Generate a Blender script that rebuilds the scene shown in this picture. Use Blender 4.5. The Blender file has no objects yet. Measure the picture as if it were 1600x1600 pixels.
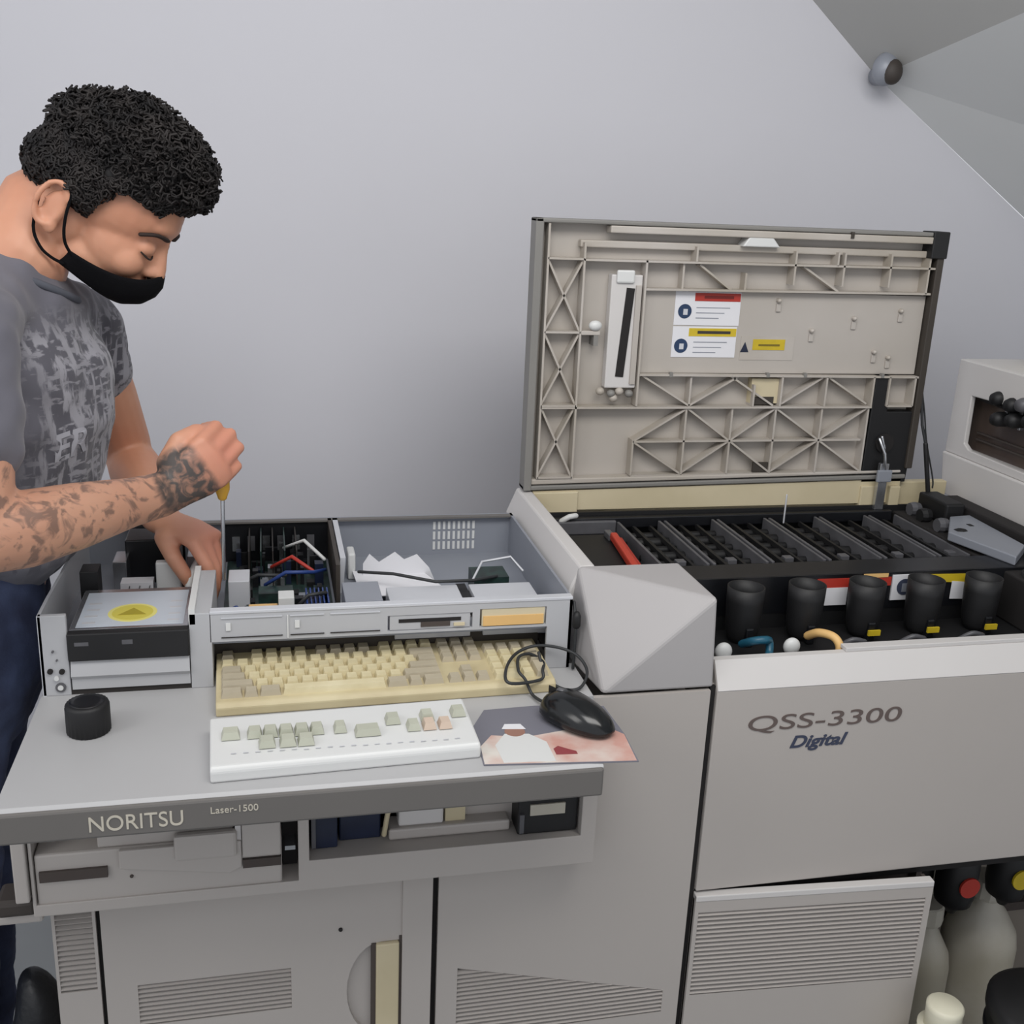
import bpy, bmesh, math, random
from mathutils import Vector, Matrix, Euler
random.seed(7)
PI = math.pi
sc = bpy.context.scene
COL = sc.collection

# ------------------------------------------------------------------ camera
cam_d = bpy.data.cameras.new('camera'); cam = bpy.data.objects.new('camera', cam_d); COL.objects.link(cam)
yaw, pitch, roll, FPX = math.radians(13.24), math.radians(16.93), math.radians(2.56), 1680.0
fwd = Vector((math.sin(yaw)*math.cos(pitch), math.cos(yaw)*math.cos(pitch), -math.sin(pitch)))
rgt = Vector((math.cos(yaw), -math.sin(yaw), 0)); upv = rgt.cross(fwd)
r2 = rgt*math.cos(roll) + upv*math.sin(roll); u2 = -rgt*math.sin(roll) + upv*math.cos(roll)
M = Matrix((r2, u2, -fwd)).transposed().to_4x4(); M.translation = Vector((0, 0, 1.6))
cam.matrix_world = M
cam_d.sensor_width = 36; cam_d.lens = 36*FPX/1600; cam_d.clip_start = .02
sc.camera = cam

# ------------------------------------------------------------------ light and exposure
w = bpy.data.worlds.new('world'); sc.world = w; w.use_nodes = True
w.node_tree.nodes['Background'].inputs[0].default_value = (.93, .95, 1, 1)
w.node_tree.nodes['Background'].inputs[1].default_value = 0.90
def area(name, loc, size, sizey, power, col=(1, .98, .95), rot=(0, 0, 0)):
    d = bpy.data.lights.new(name, 'AREA'); d.shape = 'RECTANGLE'; d.size = size; d.size_y = sizey
    d.energy = power; d.color = col
    o = bpy.data.objects.new(name, d); o.location = loc; o.rotation_euler = rot; COL.objects.link(o); return o
area('ceiling_lamp', (.45, .45, 2.50), 1.6, .6, 24, rot=(.75, -.10, 0))
area('side_lamp', (-1.5, .35, 2.2), .9, .6, 8, rot=(.25, -.85, 0))
sc.view_settings.view_transform = 'Standard'; sc.view_settings.look = 'None'
sc.view_settings.gamma = 1; sc.view_settings.use_curve_mapping = False
sc.view_settings.exposure = -0.18

# ------------------------------------------------------------------ materials
def lin(c): return tuple((v/12.92 if v <= .04045 else ((v+.055)/1.055)**2.4) for v in (x/255 for x in c))
def mat(name, rgb, rough=.5, metal=0, var=.06, scale=8, bump=0, rgb2=None, spec=.5, coat=0, trans=0):
    m = bpy.data.materials.new(name); m.use_nodes = True; nt = m.node_tree; b = nt.nodes['Principled BSDF']
    c = lin(rgb); c2 = lin(rgb2) if rgb2 else tuple(v*(1-var) for v in c)
    tc = nt.nodes.new('ShaderNodeTexCoord'); n = nt.nodes.new('ShaderNodeTexNoise')
    n.inputs['Scale'].default_value = scale; n.inputs['Detail'].default_value = 5
    nt.links.new(tc.outputs['Object'], n.inputs['Vector'])
    r = nt.nodes.new('ShaderNodeValToRGB'); r.color_ramp.elements[0].color = (*c2, 1); r.color_ramp.elements[1].color = (*c, 1)
    r.color_ramp.elements[0].position = .35; r.color_ramp.elements[1].position = .65
    nt.links.new(n.outputs['Fac'], r.inputs['Fac']); nt.links.new(r.outputs['Color'], b.inputs['Base Color'])
    b.inputs['Roughness'].default_value = rough; b.inputs['Metallic'].default_value = metal
    b.inputs['Specular IOR Level'].default_value = spec
    b.inputs['Coat Weight'].default_value = coat; b.inputs['Transmission Weight'].default_value = trans
    if bump:
        bp = nt.nodes.new('ShaderNodeBump'); bp.inputs['Strength'].default_value = bump; bp.inputs['Distance'].default_value = .002
        n2 = nt.nodes.new('ShaderNodeTexNoise'); n2.inputs['Scale'].default_value = scale*12
        nt.links.new(tc.outputs['Object'], n2.inputs['Vector'])
        nt.links.new(n2.outputs['Fac'], bp.inputs['Height']); nt.links.new(bp.outputs['Normal'], b.inputs['Normal'])
    return m
MT = dict(
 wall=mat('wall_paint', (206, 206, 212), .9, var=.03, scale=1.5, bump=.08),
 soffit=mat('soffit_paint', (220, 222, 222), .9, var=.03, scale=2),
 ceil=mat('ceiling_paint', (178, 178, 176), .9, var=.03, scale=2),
 floor=mat('floor_tile', (150, 153, 154), .5, var=.1, scale=3),
 beige=mat('cabinet_shell', (178, 172, 167), .45, var=.03, scale=3),
 beige_lt=mat('cabinet_shell_light', (205, 202, 200), .42, var=.03, scale=3),
 desk=mat('desk_laminate', (176, 176, 177), .4, var=.04, scale=4),
 fascia=mat('shaded_desk_edge', (106, 103, 100), .5, var=.04, scale=6),  # shade of the upright desk front painted in as a darker grey
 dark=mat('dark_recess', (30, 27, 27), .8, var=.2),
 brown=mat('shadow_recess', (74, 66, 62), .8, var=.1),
 black=mat('black_plastic', (22, 22, 24), .55, var=.2, scale=20),
 blackm=mat('black_rack', (22, 23, 27), .35, var=.3, scale=30),
 rackedge=mat('rack_edge', (92, 92, 96), .4, var=.2, scale=30),
 case=mat('case_steel', (142, 146, 155), .4, .1, var=.05, scale=6),
 caseface=mat('case_front_paint', (178, 179, 182), .5, 0, var=.05, scale=6),
 caselt=mat('case_edge', (205, 207, 212), .4, .2, var=.05),
 steel=mat('bright_steel', (190, 192, 196), .25, .9, var=.1, scale=20),
 white=mat('white_plastic', (212, 213, 212), .4, var=.02),
 paper=mat('paper', (222, 222, 226), .8, var=.03),
 kb=mat('yellowed_keyboard', (204, 192, 156), .5, rgb2=(188, 174, 138), scale=12),
 key=mat('yellowed_key', (222, 212, 178), .45, rgb2=(208, 196, 158), scale=25),
 keyg=mat('grey_key', (184, 174, 152), .45, var=.08, scale=25),
 ckey=mat('control_key', (184, 186, 170), .45, var=.08, scale=25),
 ckeyp=mat('pink_key', (206, 186, 168), .45, var=.08, scale=25),
 ledge=mat('yellowed_rim', (206, 194, 164), .5, rgb2=(190, 178, 146), scale=5),
 lid=mat('lid_plastic', (184, 178, 172), .5, rgb2=(170, 163, 154), scale=2.2),
 lidr=mat('lid_rib', (190, 184, 178), .5, rgb2=(166, 158, 146), scale=4),
 lidedge=mat('lid_edge', (130, 128, 124), .5, var=.1, scale=5),
 liddark=mat('lid_dark_edge', (62, 56, 50), .6, var=.2, scale=5),
 red=mat('red_label', (176, 52, 40), .5, var=.1), orange=mat('orange_red_plastic', (190, 60, 42), .4, var=.1),
 yellow=mat('yellow_label', (206, 180, 40), .5, var=.15, scale=30), blue=mat('blue_print', (34, 58, 92), .5, var=.2),
 cable=mat('cable_rubber', (44, 46, 48), .5, var=.1),
 pcb=mat('green_board', (34, 60, 54), .4, rgb2=(22, 34, 34), scale=60),
 bluec=mat('blue_connector', (40, 66, 130), .4, var=.2), navy=mat('navy_component', (26, 36, 62), .4, var=.3, scale=30),
 bottle=mat('milky_bottle', (196, 192, 182), .45, rgb2=(170, 164, 148), scale=6),
 cream=mat('cream_cap', (226, 222, 200), .45, var=.03),
 amber=mat('amber_handle', (222, 170, 60), .3, var=.1), ybot=mat('yellow_bottle', (232, 214, 150), .35, var=.06),
 window=mat('brown_tinted_cover', (70, 60, 58), .25, rgb2=(88, 76, 68), scale=8),
 text_d=mat('dark_print', (96, 84, 80), .6, var=.05), text_b=mat('blue_grey_print', (58, 64, 84), .6, var=.05),
 text_l=mat('pale_print', (196, 190, 176), .6, var=.05), tan=mat('tan_tube', (226, 184, 120), .5, var=.1),
 teal=mat('teal_tube', (30, 92, 116), .4, var=.2), bag=mat('black_bag_film', (20, 22, 26), .45, var=.3, bump=.6, scale=8),
 gem=mat('corner_shell', (168, 165, 165), .45, var=.03, scale=3),
 navyf=mat('dark_jeans', (76, 88, 120), .85, rgb2=(54, 60, 86), scale=14, bump=.3),
 shoe=mat('black_shoe', (28, 28, 30), .5), hair=mat('black_hair', (34, 31, 31), .55, rgb2=(20, 18, 19), scale=40, spec=.5),
 hairhi=mat('hair_curl', (44, 40, 39), .6, rgb2=(18, 16, 17), scale=30, spec=.3),
 mask=mat('black_mask_cloth', (14, 14, 17), .95, spec=.15, var=.2, scale=30, bump=.3), brow=mat('eyebrow_hair', (44, 32, 28), .8),
 brownbase=mat('brown_bracket', (60, 54, 50), .6), grille=mat('grille_backing', (40, 36, 34), .7, var=.1),
)

# ------------------------------------------------------------------ helpers
class MB:
    def __init__(s): s.v = []; s.f = []
    def add(s, vs, fs):
        n = len(s.v); s.v += [tuple(v) for v in vs]; s.f += [tuple(i+n for i in f) for f in fs]; return s
    def box(s, x0, x1, y0, y1, z0, z1, m=None):
        vs = [Vector((x, y, z)) for z in (z0, z1) for y in (y0, y1) for x in (x0, x1)]
        if m: vs = [m @ v for v in vs]
        return s.add(vs, [(0, 2, 3, 1), (4, 5, 7, 6), (0, 1, 5, 4), (2, 6, 7, 3), (0, 4, 6, 2), (1, 3, 7, 5)])
    def prism(s, pts, a, b, axis='y'):
        def mk(p, t): return {'y': (p[0], t, p[1]), 'x': (t, p[0], p[1]), 'z': (p[0], p[1], t)}[axis]
        n = len(pts); vs = [mk(p, a) for p in pts] + [mk(p, b) for p in pts]
        return s.add(vs, [tuple(range(n))[::-1], tuple(range(n, 2*n))] + [(i, (i+1) % n, n+(i+1) % n, n+i) for i in range(n)])
    def bar(s, p, q, w, h, upd=(0, 0, 1)):
        p, q = Vector(p), Vector(q); d = (q-p).normalized(); sd = d.cross(Vector(upd))
        if sd.length < 1e-4: sd = d.cross(Vector((1, 0, 0)))
        sd.normalize(); u = sd.cross(d)
        vs = [c+sd*a*w/2+u*b*h/2 for c in (p, q) for a, b in ((-1, -1), (1, -1), (1, 1), (-1, 1))]
        return s.add(vs, [(3, 2, 1, 0), (4, 5, 6, 7)]+[(i, (i+1) % 4, 4+(i+1) % 4, 4+i) for i in range(4)])
    def tube(s, pts, r, n=8, flat=None):
        """tube along points; r one radius or a list of (a, b) radii; rounded ends"""
        P = [Vector(p) for p in pts]; R = [(x if isinstance(x, tuple) else (x, x)) for x in (r if isinstance(r, list) else [r]*len(P))]
        d0 = (P[1]-P[0]).normalized(); d1 = (P[-1]-P[-2]).normalized()
        u = Vector(flat) if flat else (Vector((0, 0, 1)) if abs(d0.z) < .9 else Vector((1, 0, 0)))
        rings = []
        seq = []
        for k in (-.98, -.75, -.4): seq.append((P[0]+d0*k*min(R[0]), d0, math.sqrt(1-k*k), R[0]))
        for i in range(len(P)):
            t = (P[min(i+1, len(P)-1)]-P[max(i-1, 0)]).normalized(); seq.append((P[i], t, 1, R[i]))
        for k in (.4, .75, .98): seq.append((P[-1]+d1*k*min(R[-1]), d1, math.sqrt(1-k*k), R[-1]))
        vs = []
        for c, t, k, (a, b) in seq:
            sd = u.cross(t)
            if sd.length < 1e-3: sd = Vector((0, 1, 0)).cross(t)
            sd.normalize(); uu = t.cross(sd).normalized(); u = uu
            for j in range(n):
                an = 2*PI*j/n; vs.append(c+sd*math.cos(an)*a*k+uu*math.sin(an)*b*k)
        m = len(seq); fs = [tuple(range(n))[::-1], tuple(range((m-1)*n, m*n))]
        for i in range(m-1):
            for j in range(n): fs.append((i*n+j, i*n+(j+1) % n, (i+1)*n+(j+1) % n, (i+1)*n+j))
        return s.add(vs, fs)
    def lathe(s, prof, c=(0, 0, 0), n=24, m=None, rib=0):
        vs = []; c = Vector(c)
        for k, (r, z) in enumerate(prof):
            for j in range(n):
                rr = r*(1-(rib if j % 2 else 0)) if 0 < k < len(prof)-1 else r
                v = Vector((rr*math.cos(2*PI*j/n), rr*math.sin(2*PI*j/n), z))
                vs.append((m @ v if m else v)+c)
        fs = [tuple(range(n))[::-1], tuple(range((len(prof)-1)*n, len(prof)*n))]
        for i in range(len(prof)-1):
            for j in range(n): fs.append((i*n+j, i*n+(j+1) % n, (i+1)*n+(j+1) % n, (i+1)*n+j))
        return s.add(vs, fs)
    def ell(s, c, r, m=None, n=20, k=12):
        vs = []; c = Vector(c)
        for i in range(1, k):
            ph = PI*i/k
            for j in range(n):
                th = 2*PI*j/n; v = Vector((r[0]*math.sin(ph)*math.cos(th), r[1]*math.sin(ph)*math.sin(th), r[2]*math.cos(ph)))
                vs.append((m @ v if m else v)+c)
        top = Vector((0, 0, r[2])); bot = -top
        vs += [(m @ top if m else top)+c, (m @ bot if m else bot)+c]; t = (k-1)*n
        fs = [(t, j, (j+1) % n) for j in range(n)] + [(t+1, (k-2)*n+(j+1) % n, (k-2)*n+j) for j in range(n)]
        for i in range(k-2):
            for j in range(n): fs.append((i*n+j, (i+1)*n+j, (i+1)*n+(j+1) % n, i*n+(j+1) % n))
        return s.add(vs, fs)
    def xf(s, m): s.v = [tuple(m @ Vector(v)) for v in s.v]; return s
    def mesh(s, name, m, smooth=False):
        me = bpy.data.meshes.new(name); me.from_pydata(s.v, [], s.f); me.update()
        b = bmesh.new(); b.from_mesh(me); bmesh.ops.recalc_face_normals(b, faces=b.faces); b.to_mesh(me); b.free()
        if m: me.materials.append(m)
        if smooth:
            for p in me.polygons: p.use_smooth = True
        return me
    def build(s, name, m, parent=None, smooth=False, bevel=0, **kw):
        """vertices are in world space; the parent's placement is taken off"""
        if parent is not None: s.xf(WM[parent.name].inverted())
        o = bpy.data.objects.new(name, s.mesh(name, m, smooth)); COL.objects.link(o)
        if parent is not None: o.parent = parent; WM[o.name] = WM[parent.name].copy()
        else: WM[o.name] = Matrix()
        if bevel:
            bv = o.modifiers.new('bevel', 'BEVEL'); bv.width = bevel; bv.segments = 2; bv.limit_method = 'ANGLE'
        for k, v in kw.items(): o[k] = v
        return o
WM = {}
def thing(name, label, cat, loc=(0, 0, 0), rz=0, group=None, rot=None):
    o = bpy.data.objects.new(name, None); COL.objects.link(o); o.location = loc; o.empty_display_size = .05
    e = Euler(rot) if rot else Euler((0, 0, rz)); o.rotation_euler = e
    WM[o.name] = Matrix.Translation(Vector(loc)) @ e.to_matrix().to_4x4()
    o['label'] = label; o['category'] = cat
    if group: o['group'] = group
    return o
def solo(o, label, cat, group=None):
    """a thing that is one mesh: put its origin at its own base centre"""
    me = o.data; xs = [v.co for v in me.vertices]
    c = Vector(((min(v.x for v in xs)+max(v.x for v in xs))/2, (min(v.y for v in xs)+max(v.y for v in xs))/2, min(v.z for v in xs)))
    me.transform(Matrix.Translation(-c)); o.location = c; WM[o.name] = Matrix.Translation(c)
    o['label'] = label; o['category'] = cat
    if group: o['group'] = group
    return o
def struct(o): o['kind'] = 'structure'; return o
def local(mb, parent): return mb.xf(WM[parent.name])     # verts given in the parent's own frame
def plate(outer, holes, y0, y1, axis='y'):
    """flat plate with holes: outline points (x, z), thickness from y0 to y1"""
    bm = bmesh.new()
    edges = []
    for loop in [outer]+holes:
        vs = [bm.verts.new((p[0], 0, p[1])) for p in loop]
        edges += [bm.edges.new((vs[i], vs[(i+1) % len(vs)])) for i in range(len(vs))]
    bmesh.ops.triangle_fill(bm, edges=edges, use_beauty=True, normal=(0, -1, 0))
    bm.verts.index_update(); mb = MB()
    V = [v.co.copy() for v in bm.verts]; F = [[v.index for v in f.verts] for f in bm.faces]; n = len(V)
    B = [[v.index for v in e.verts] for e in bm.edges if len(e.link_faces) == 1]; bm.free()
    def mk(v, t): return (v.x, t, v.z) if axis == 'y' else ((t, v.x, v.z) if axis == 'x' else (v.x, v.z, t))
    mb.add([mk(v, y0) for v in V]+[mk(v, y1) for v in V], F+[[i+n for i in f[::-1]] for f in F]+[(a, b, b+n, a+n) for a, b in B])
    return mb
def rect(x0, x1, z0, z1): return [(x0, z0), (x1, z0), (x1, z1), (x0, z1)]
def copies(o, parent, offs, suffix_props=None):
    for d in offs:
        c = o.copy(); COL.objects.link(c); c.parent = parent; c.location = o.location+Vector(d)
def text(name, body, m, parent, loc, size, sx=1, shear=0, rot=(PI/2, 0, 0), ext=.0004, bold=0, mirror=False):
    cu = bpy.data.curves.new(name, 'FONT'); cu.body = body; cu.size = size; cu.extrude = ext; cu.shear = shear; cu.offset = bold
    t = bpy.data.objects.new(name, cu); COL.objects.link(t)
    bpy.context.view_layer.update()
    me = bpy.data.meshes.new_from_object(t.evaluated_get(bpy.context.evaluated_depsgraph_get()))
    bpy.data.objects.remove(t); me.name = name
    me.transform(Matrix.Translation(Vector(loc)) @ Euler(rot).to_matrix().to_4x4() @ Matrix.Diagonal((sx, 1, 1, 1)))
    me.transform(WM[parent.name].inverted()); me.materials.clear(); me.materials.append(m)
    o = bpy.data.objects.new(name, me); COL.objects.link(o); o.parent = parent; return o

# ------------------------------------------------------------------ setting
P = Vector((1.317, 2.3, 1.859)); dA = Vector((-.172, 0, .141)); dB = Vector((.051, -.4, .082)); dC = Vector((.429, 0, -.282))
def slab(pts, off, name, m):
    pts = [Vector(p) for p in pts]; n = len(pts); off = Vector(off)
    return struct(MB().add(pts+[p+off for p in pts], [tuple(range(n)), tuple(range(n, 2*n))[::-1]]+[(i, (i+1) % n, n+(i+1) % n, n+i) for i in range(n)]).build(name, m))
struct(MB().box(-3.5, 5, -2.5, 2.36, -.05, 0).build('floor', MT['floor']))
A2 = P+dA*9.5; C2 = P+dC*6.55
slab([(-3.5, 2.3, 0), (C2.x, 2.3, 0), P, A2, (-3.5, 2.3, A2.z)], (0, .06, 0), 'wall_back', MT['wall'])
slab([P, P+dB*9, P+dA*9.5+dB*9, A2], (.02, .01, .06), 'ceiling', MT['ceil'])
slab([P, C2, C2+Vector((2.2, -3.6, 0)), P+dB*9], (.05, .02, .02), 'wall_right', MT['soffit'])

# sensor in the corner
t = thing('corner_sensor', 'small white round sensor with a dark eye in the ceiling corner', 'sensor', (1.30, 2.25, 1.865))
MB().lathe([(.018, -.02), (.022, 0), (.022, .022), (.012, .03)], (1.31, 2.27, 1.86), 20, Euler((PI/2.2, 0, .2)).to_matrix().to_4x4()).build('bracket', MT['case'], t, True)
MB().ell((1.298, 2.235, 1.868), (.028, .026, .034)).build('housing', MT['case'], t, True)
MB().ell((1.306, 2.219, 1.862), (.022, .018, .026)).build('lens', MT['brownbase'], t, True)
MB().tube([(1.296, 2.25, 1.90), (1.292, 2.27, 1.915)], .006).build('swivel', MT['steel'], t, True)

# ------------------------------------------------------------------ console cabinet with desk
FY = 1.25
t = thing('console_cabinet', 'beige steel console cabinet with louvred doors under the grey desk', 'cabinet', (.15, 1.45, 0)); CAB = t
MB().box(-.285, .588, FY+.012, 1.74, .03, .905).build('body', MT['beige'], t, bevel=.003)
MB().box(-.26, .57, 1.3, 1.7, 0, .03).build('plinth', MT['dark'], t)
# left narrow vented panel
lp = plate(rect(-.285, -.232, .06, .712), [rect(-.281, -.236, .565, .700)], FY, FY+.006).build('side_panel', MT['beige'], t)
MB().box(-.283, -.234, FY+.0062, FY+.0095, .56, .705).build('grille_backing', MT['grille'], lp)
s0 = MB().prism([(FY+.001, -.0016), (FY+.0055, .0012), (FY+.0055, .0034), (FY-.0006, .0008)], -.281, -.236, 'x').build('slat', MT['beige'], lp)
s0.location = (0, 0, .569)
copies(s0, lp, [(0, 0, .0078*i) for i in range(1, 17)])
# middle door
x0, x1 = -.226, .206
MB().box(-.232, -.226, FY+.008, FY+.0118, .06, .712).build('gap', MT['dark'], t)
MB().box(.206, .214, FY+.008, FY+.0118, .06, .722).build('gap', MT['dark'], t)
cxh, czh = .136, .515
arc = [(cxh+.048*math.cos(a), czh+.078*math.sin(a)) for a in [PI/2+PI*i/14 for i in range(15)]] + [(.162, czh-.078), (.162, czh+.078)]
d = plate(rect(x0, x1, .06, .722), [rect(-.186, .013, .500, .566), arc], FY-.002, FY+.006).build('door', MT['beige'], t)
MB().box(-.188, .015, FY+.0062, FY+.0095, .497, .569).build('grille_backing', MT['grille'], d)
s0 = MB().prism([(FY-.001, -.0016), (FY+.0045, .0012), (FY+.0045, .0032), (FY-.0026, .0006)], -.186, .013, 'x').build('slat', MT['beige'], d)
s0.location = (0, 0, .503); copies(s0, d, [(0, 0, .0072*i) for i in range(1, 9)])
MB().box(.088, .164, FY+.006, FY+.010, .43, .60).build('handle_recess', MT['beige'], d)
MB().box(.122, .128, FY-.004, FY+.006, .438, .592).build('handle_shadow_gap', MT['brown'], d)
MB().box(.128, .160, FY-.008, FY+.006, .438, .592).build('handle', MT['ledge'], d, bevel=.002)
MB().box(.160, .165, FY-.003, FY+.0, .436, .60).build('handle_edge', MT['brown'], d)
MB().lathe([(.0028, 0), (.0028, .002)], (.080, FY-.002, .620), 12, Euler((PI/2, 0, 0)).to_matrix().to_4x4()).build('screw', MT['dark'], d)
MB().box(.164, .2055, FY-.006, FY-.001, .06, .722).build('door_strip', MT['beige'], d, bevel=.001)
# right door with slanted grille
gr = [(.244, .05+.36), (.56, .41), (.56, .450), (.244, .533)]
d = plate(rect(.214, .586, .06, .945), [gr], FY-.002, FY+.006).build('door', MT['beige'], t)
MB().box(.242, .562, FY+.0062, FY+.0095, .405, .540).build('grille_backing', MT['grille'], d)
def slat(xa, xb, z, par):
    return MB().prism([(FY-.001, z-.0016), (FY+.0045, z+.0012), (FY+.0045, z+.0032), (FY-.0026, z+.0006)], xa, xb, 'x').build('slat', MT['beige'], par)
for i in range(16):
    z = .413+.0073*i; xe = .56 if z < .450 else .244+(.533-z)/.083*.316
    if xe-.244 > .01: slat(.244, xe, z, d)
# shelf frame with two openings under the desk
MB().box(-.310, -.294, 1.195, 1.24, .746, .908).build('post', MT['beige'], t, bevel=.002)
fr = plate([(-.292, .722), (.418, .722), (.418, .908), (-.292, .908)], [rect(-.288, .0245, .738, .904), rect(.038, .397, .766, .904)], 1.2, 1.262).build('shelf_frame', MT['beige'], t, bevel=.001)
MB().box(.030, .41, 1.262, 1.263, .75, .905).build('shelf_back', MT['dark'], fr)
MB().box(-.34, -.292, 1.215, 1.26, .712, .735).build('side_bumper', MT['brownbase'], t, bevel=.006)
MB().box(-.345, -.288, 1.225, 1.27, .695, .709).build('side_bumper', MT['beige'], t, bevel=.004)
# drawer front with its odd steps
dr = MB().box(-.287, .004, 1.203, 1.26, .7215, .806).build('drawer', MT['beige'], t, bevel=.003)
MB().box(-.282, -.204, 1.199, 1.204, .770, .784).build('grip_slot', MT['brown'], dr)
MB().box(-.215, -.055, 1.208, 1.258, .806, .826).build('drawer_ridge', MT['beige'], dr, bevel=.002)
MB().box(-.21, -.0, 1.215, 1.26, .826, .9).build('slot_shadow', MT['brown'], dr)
MB().box(-.125, -.05, 1.192, 1.205, .786, .822).build('latch', MT['beige'], dr, bevel=.004)
MB().prism([(-.19, .780), (-.06, .760), (-.045, .768), (-.045, .806), (-.19, .806)], 1.197, 1.204).build('drawer_step', MT['beige'], dr, bevel=.002)
MB().box(-.052, -.045, 1.2, 1.26, .79, .9).build('drawer_rib', MT['beige_lt'], dr)
MB().box(-.044, .003, 1.196, 1.204, .782, .9).build('end_block', MT['beige'], dr, bevel=.002)
MB().box(-.044, .003, 1.1985, 1.204, .765, .777).build('grip_slot', MT['brown'], dr)
MB().lathe([(.0022, 0), (.0022, .0015)], (-.177, 1.203, .766), 12, Euler((PI/2, 0, 0)).to_matrix().to_4x4()).build('screw', MT['brown'], dr)
MB().box(.005, .0235, 1.235, 1.262, .74, .9).build('latch_recess', MT['dark'], fr)
MB().box(.008, .021, 1.21, 1.235, .778, .784).build('latch_pin', MT['steel'], fr)

# desk top
t = thing('console_desk', 'grey desk slab with a shade-darkened lettered front edge under the open computer', 'desk', (.04, 1.4, .91)); DSK = t
MB().prism([(1.072, .946), (1.076, .95), (1.748, .95), (1.748, .9095), (1.076, .9095), (1.076, .9105)], -.291, .378, 'x').build('top', MT['desk'], t, bevel=.0015)
MB().box(.378, .4165, 1.245, 1.35, .9095, .9495).build('top_end', MT['desk'], t)
MB().box(-.2905, .3775, 1.068, 1.0765, .9095, .9462).build('front_edge', MT['fascia'], t, bevel=.003)
text('lettering', 'NORITSU', MT['text_l'], t, (-.1985, 1.0677, .9185), .0262, .90)
text('lettering', 'Laser-1500', MT['text_l'], t, (-.072, 1.0677, .929), .0115, 1.0)

# ------------------------------------------------------------------ things on the shelf under the desk
t = thing('black_box_drive', 'black box with a pale label in the shelf under the desk', 'box', (.36, 1.225, .767))
MB().box(.312, .395, 1.212, 1.261, .767, .835).build('casing', MT['black'], t, bevel=.003)
MB().box(.328, .376, 1.2095, 1.2125, .797, .813).build('paper_label', MT['bottle'], t)
MB().box(.314, .320, 1.208, 1.215, .772, .80).build('hinge', MT['rackedge'], t)
t = thing('dark_blue_box', 'dark blue and black box at the left end of the shelf under the desk', 'box', (.07, 1.24, .767))
MB().box(.041, .075, 1.222, 1.261, .767, .838).build('casing', MT['navy'], t, bevel=.002)
MB().box(.0415, .047, 1.216, 1.223, .772, .836).build('spine', MT['rackedge'], t)
t = solo(MB().box(.078, .132, 1.236, 1.261, .7668, .842).build('dark_binder', MT['navy'], None, bevel=.002), 'dark violet binder standing beside the dark blue box on the shelf', 'binder')
t = thing('shelf_tray', 'pale plastic tray lying in the middle of the shelf under the desk', 'tray', (.22, 1.235, .767))
MB().box(.142, .305, 1.226, 1.261, .767, .783).build('tray_base', MT['beige'], t, bevel=.003)
MB().box(.155, .215, 1.232, 1.26, .783, .815).build('tray_block', MT['beige_lt'], t, bevel=.003)
MB().box(.218, .245, 1.236, 1.26, .783, .822).build('tray_card', MT['ledge'], t)
MB().tube([(.136, 1.23, .775), (.14, 1.225, .81), (.152, 1.228, .825), (.16, 1.24, .83)], .0035).build('tray_hose', MT['ledge'], t, True)
t = solo(MB().tube([(.245, 1.245, .838), (.262, 1.23, .832), (.28, 1.235, .822), (.296, 1.245, .835)], .005).build('black_lead', MT['cable'], None, True), 'short black lead hanging over the tray under the desk', 'cable')

# ------------------------------------------------------------------ open computer case
CX0, CX1, CY0, CY1, CZ0, CZ1 = -.288, .407, 1.337, 1.735, .95, 1.056
t = thing('open_computer_case', 'open grey steel computer case with its lid off on the desk', 'computer', (.06, 1.54, .95)); PC = t
MB().box(CX0, CX1, CY1-.004, CY1, CZ0, CZ1).build('rear_wall', MT['case'], t)
MB().box(CX0, CX1, CY1-.016, CY1-.004, CZ1-.003, CZ1).build('rear_lip', MT['fascia'], t)
MB().box(CX1-.004, CX1, CY0, CY1, CZ0, CZ1).build('right_wall', MT['case'], t)
MB().prism([(1.337, .95), (1.735, .95), (1.735, 1.056), (1.50, 1.056), (1.40, 1.06), (1.337, 1.06)], CX0, CX0+.004, 'x').build('left_wall', MT['caselt'], t)
MB().box(CX0+.004, CX1-.004, CY0+.05, CY1-.004, .982, .986).build('shelf_floor', MT['case'], t)
# vent in the rear wall: slots
for r in range(3):
    for i in range(9):
        x = .270+i*.0085
        MB().box(x, x+.0042, CY1-.0052, CY1-.004, .995+.018*r, .995+.018*r+.014).build('vent_slot', MT['white'], t)
# front: left strip, drive bay, top bar, right post
fp = MB().box(-.288, -.254, 1.337, 1.345, .95, 1.060).build('front_strip', MT['caseface'], t, bevel=.001)
for (xx, zz, rr, mm) in [(-.277, .985, .0035, 'dark'), (-.263, .984, .0035, 'dark'), (-.270, .975, .003, 'white'), (-.266, .962, .0065, 'rackedge'), (-.266, .962, .0035, 'white'), (-.272, 1.012, .0015, 'rackedge'), (-.268, 1.0, .0012, 'rackedge')]:
    MB().lathe([(rr, 0), (rr, .002 if rr > .006 else .003)], (xx, 1.337, zz), 14, Euler((PI/2, 0, 0)).to_matrix().to_4x4()).build('indicator', MT[mm], fp)
MB().box(-.106, -.078, 1.337, 1.50, .95, 1.055).build('bay_divider', MT['caseface'], t, bevel=.001)
MB().box(-.106, -.098, 1.337, 1.50, 1.040, 1.062).build('bay_flange', MT['white'], t)
MB().box(-.254, -.106, 1.3385, 1.346, .95, .958).build('bay_sill', MT['grille'], t)
MB().prism([(1.336, .958), (1.336, .972), (1.331, .978), (1.336, .998), (1.346, .998), (1.346, .958)], -.252, -.107, 'x').build('blank_bay_cover', MT['caseface'], t)
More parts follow.
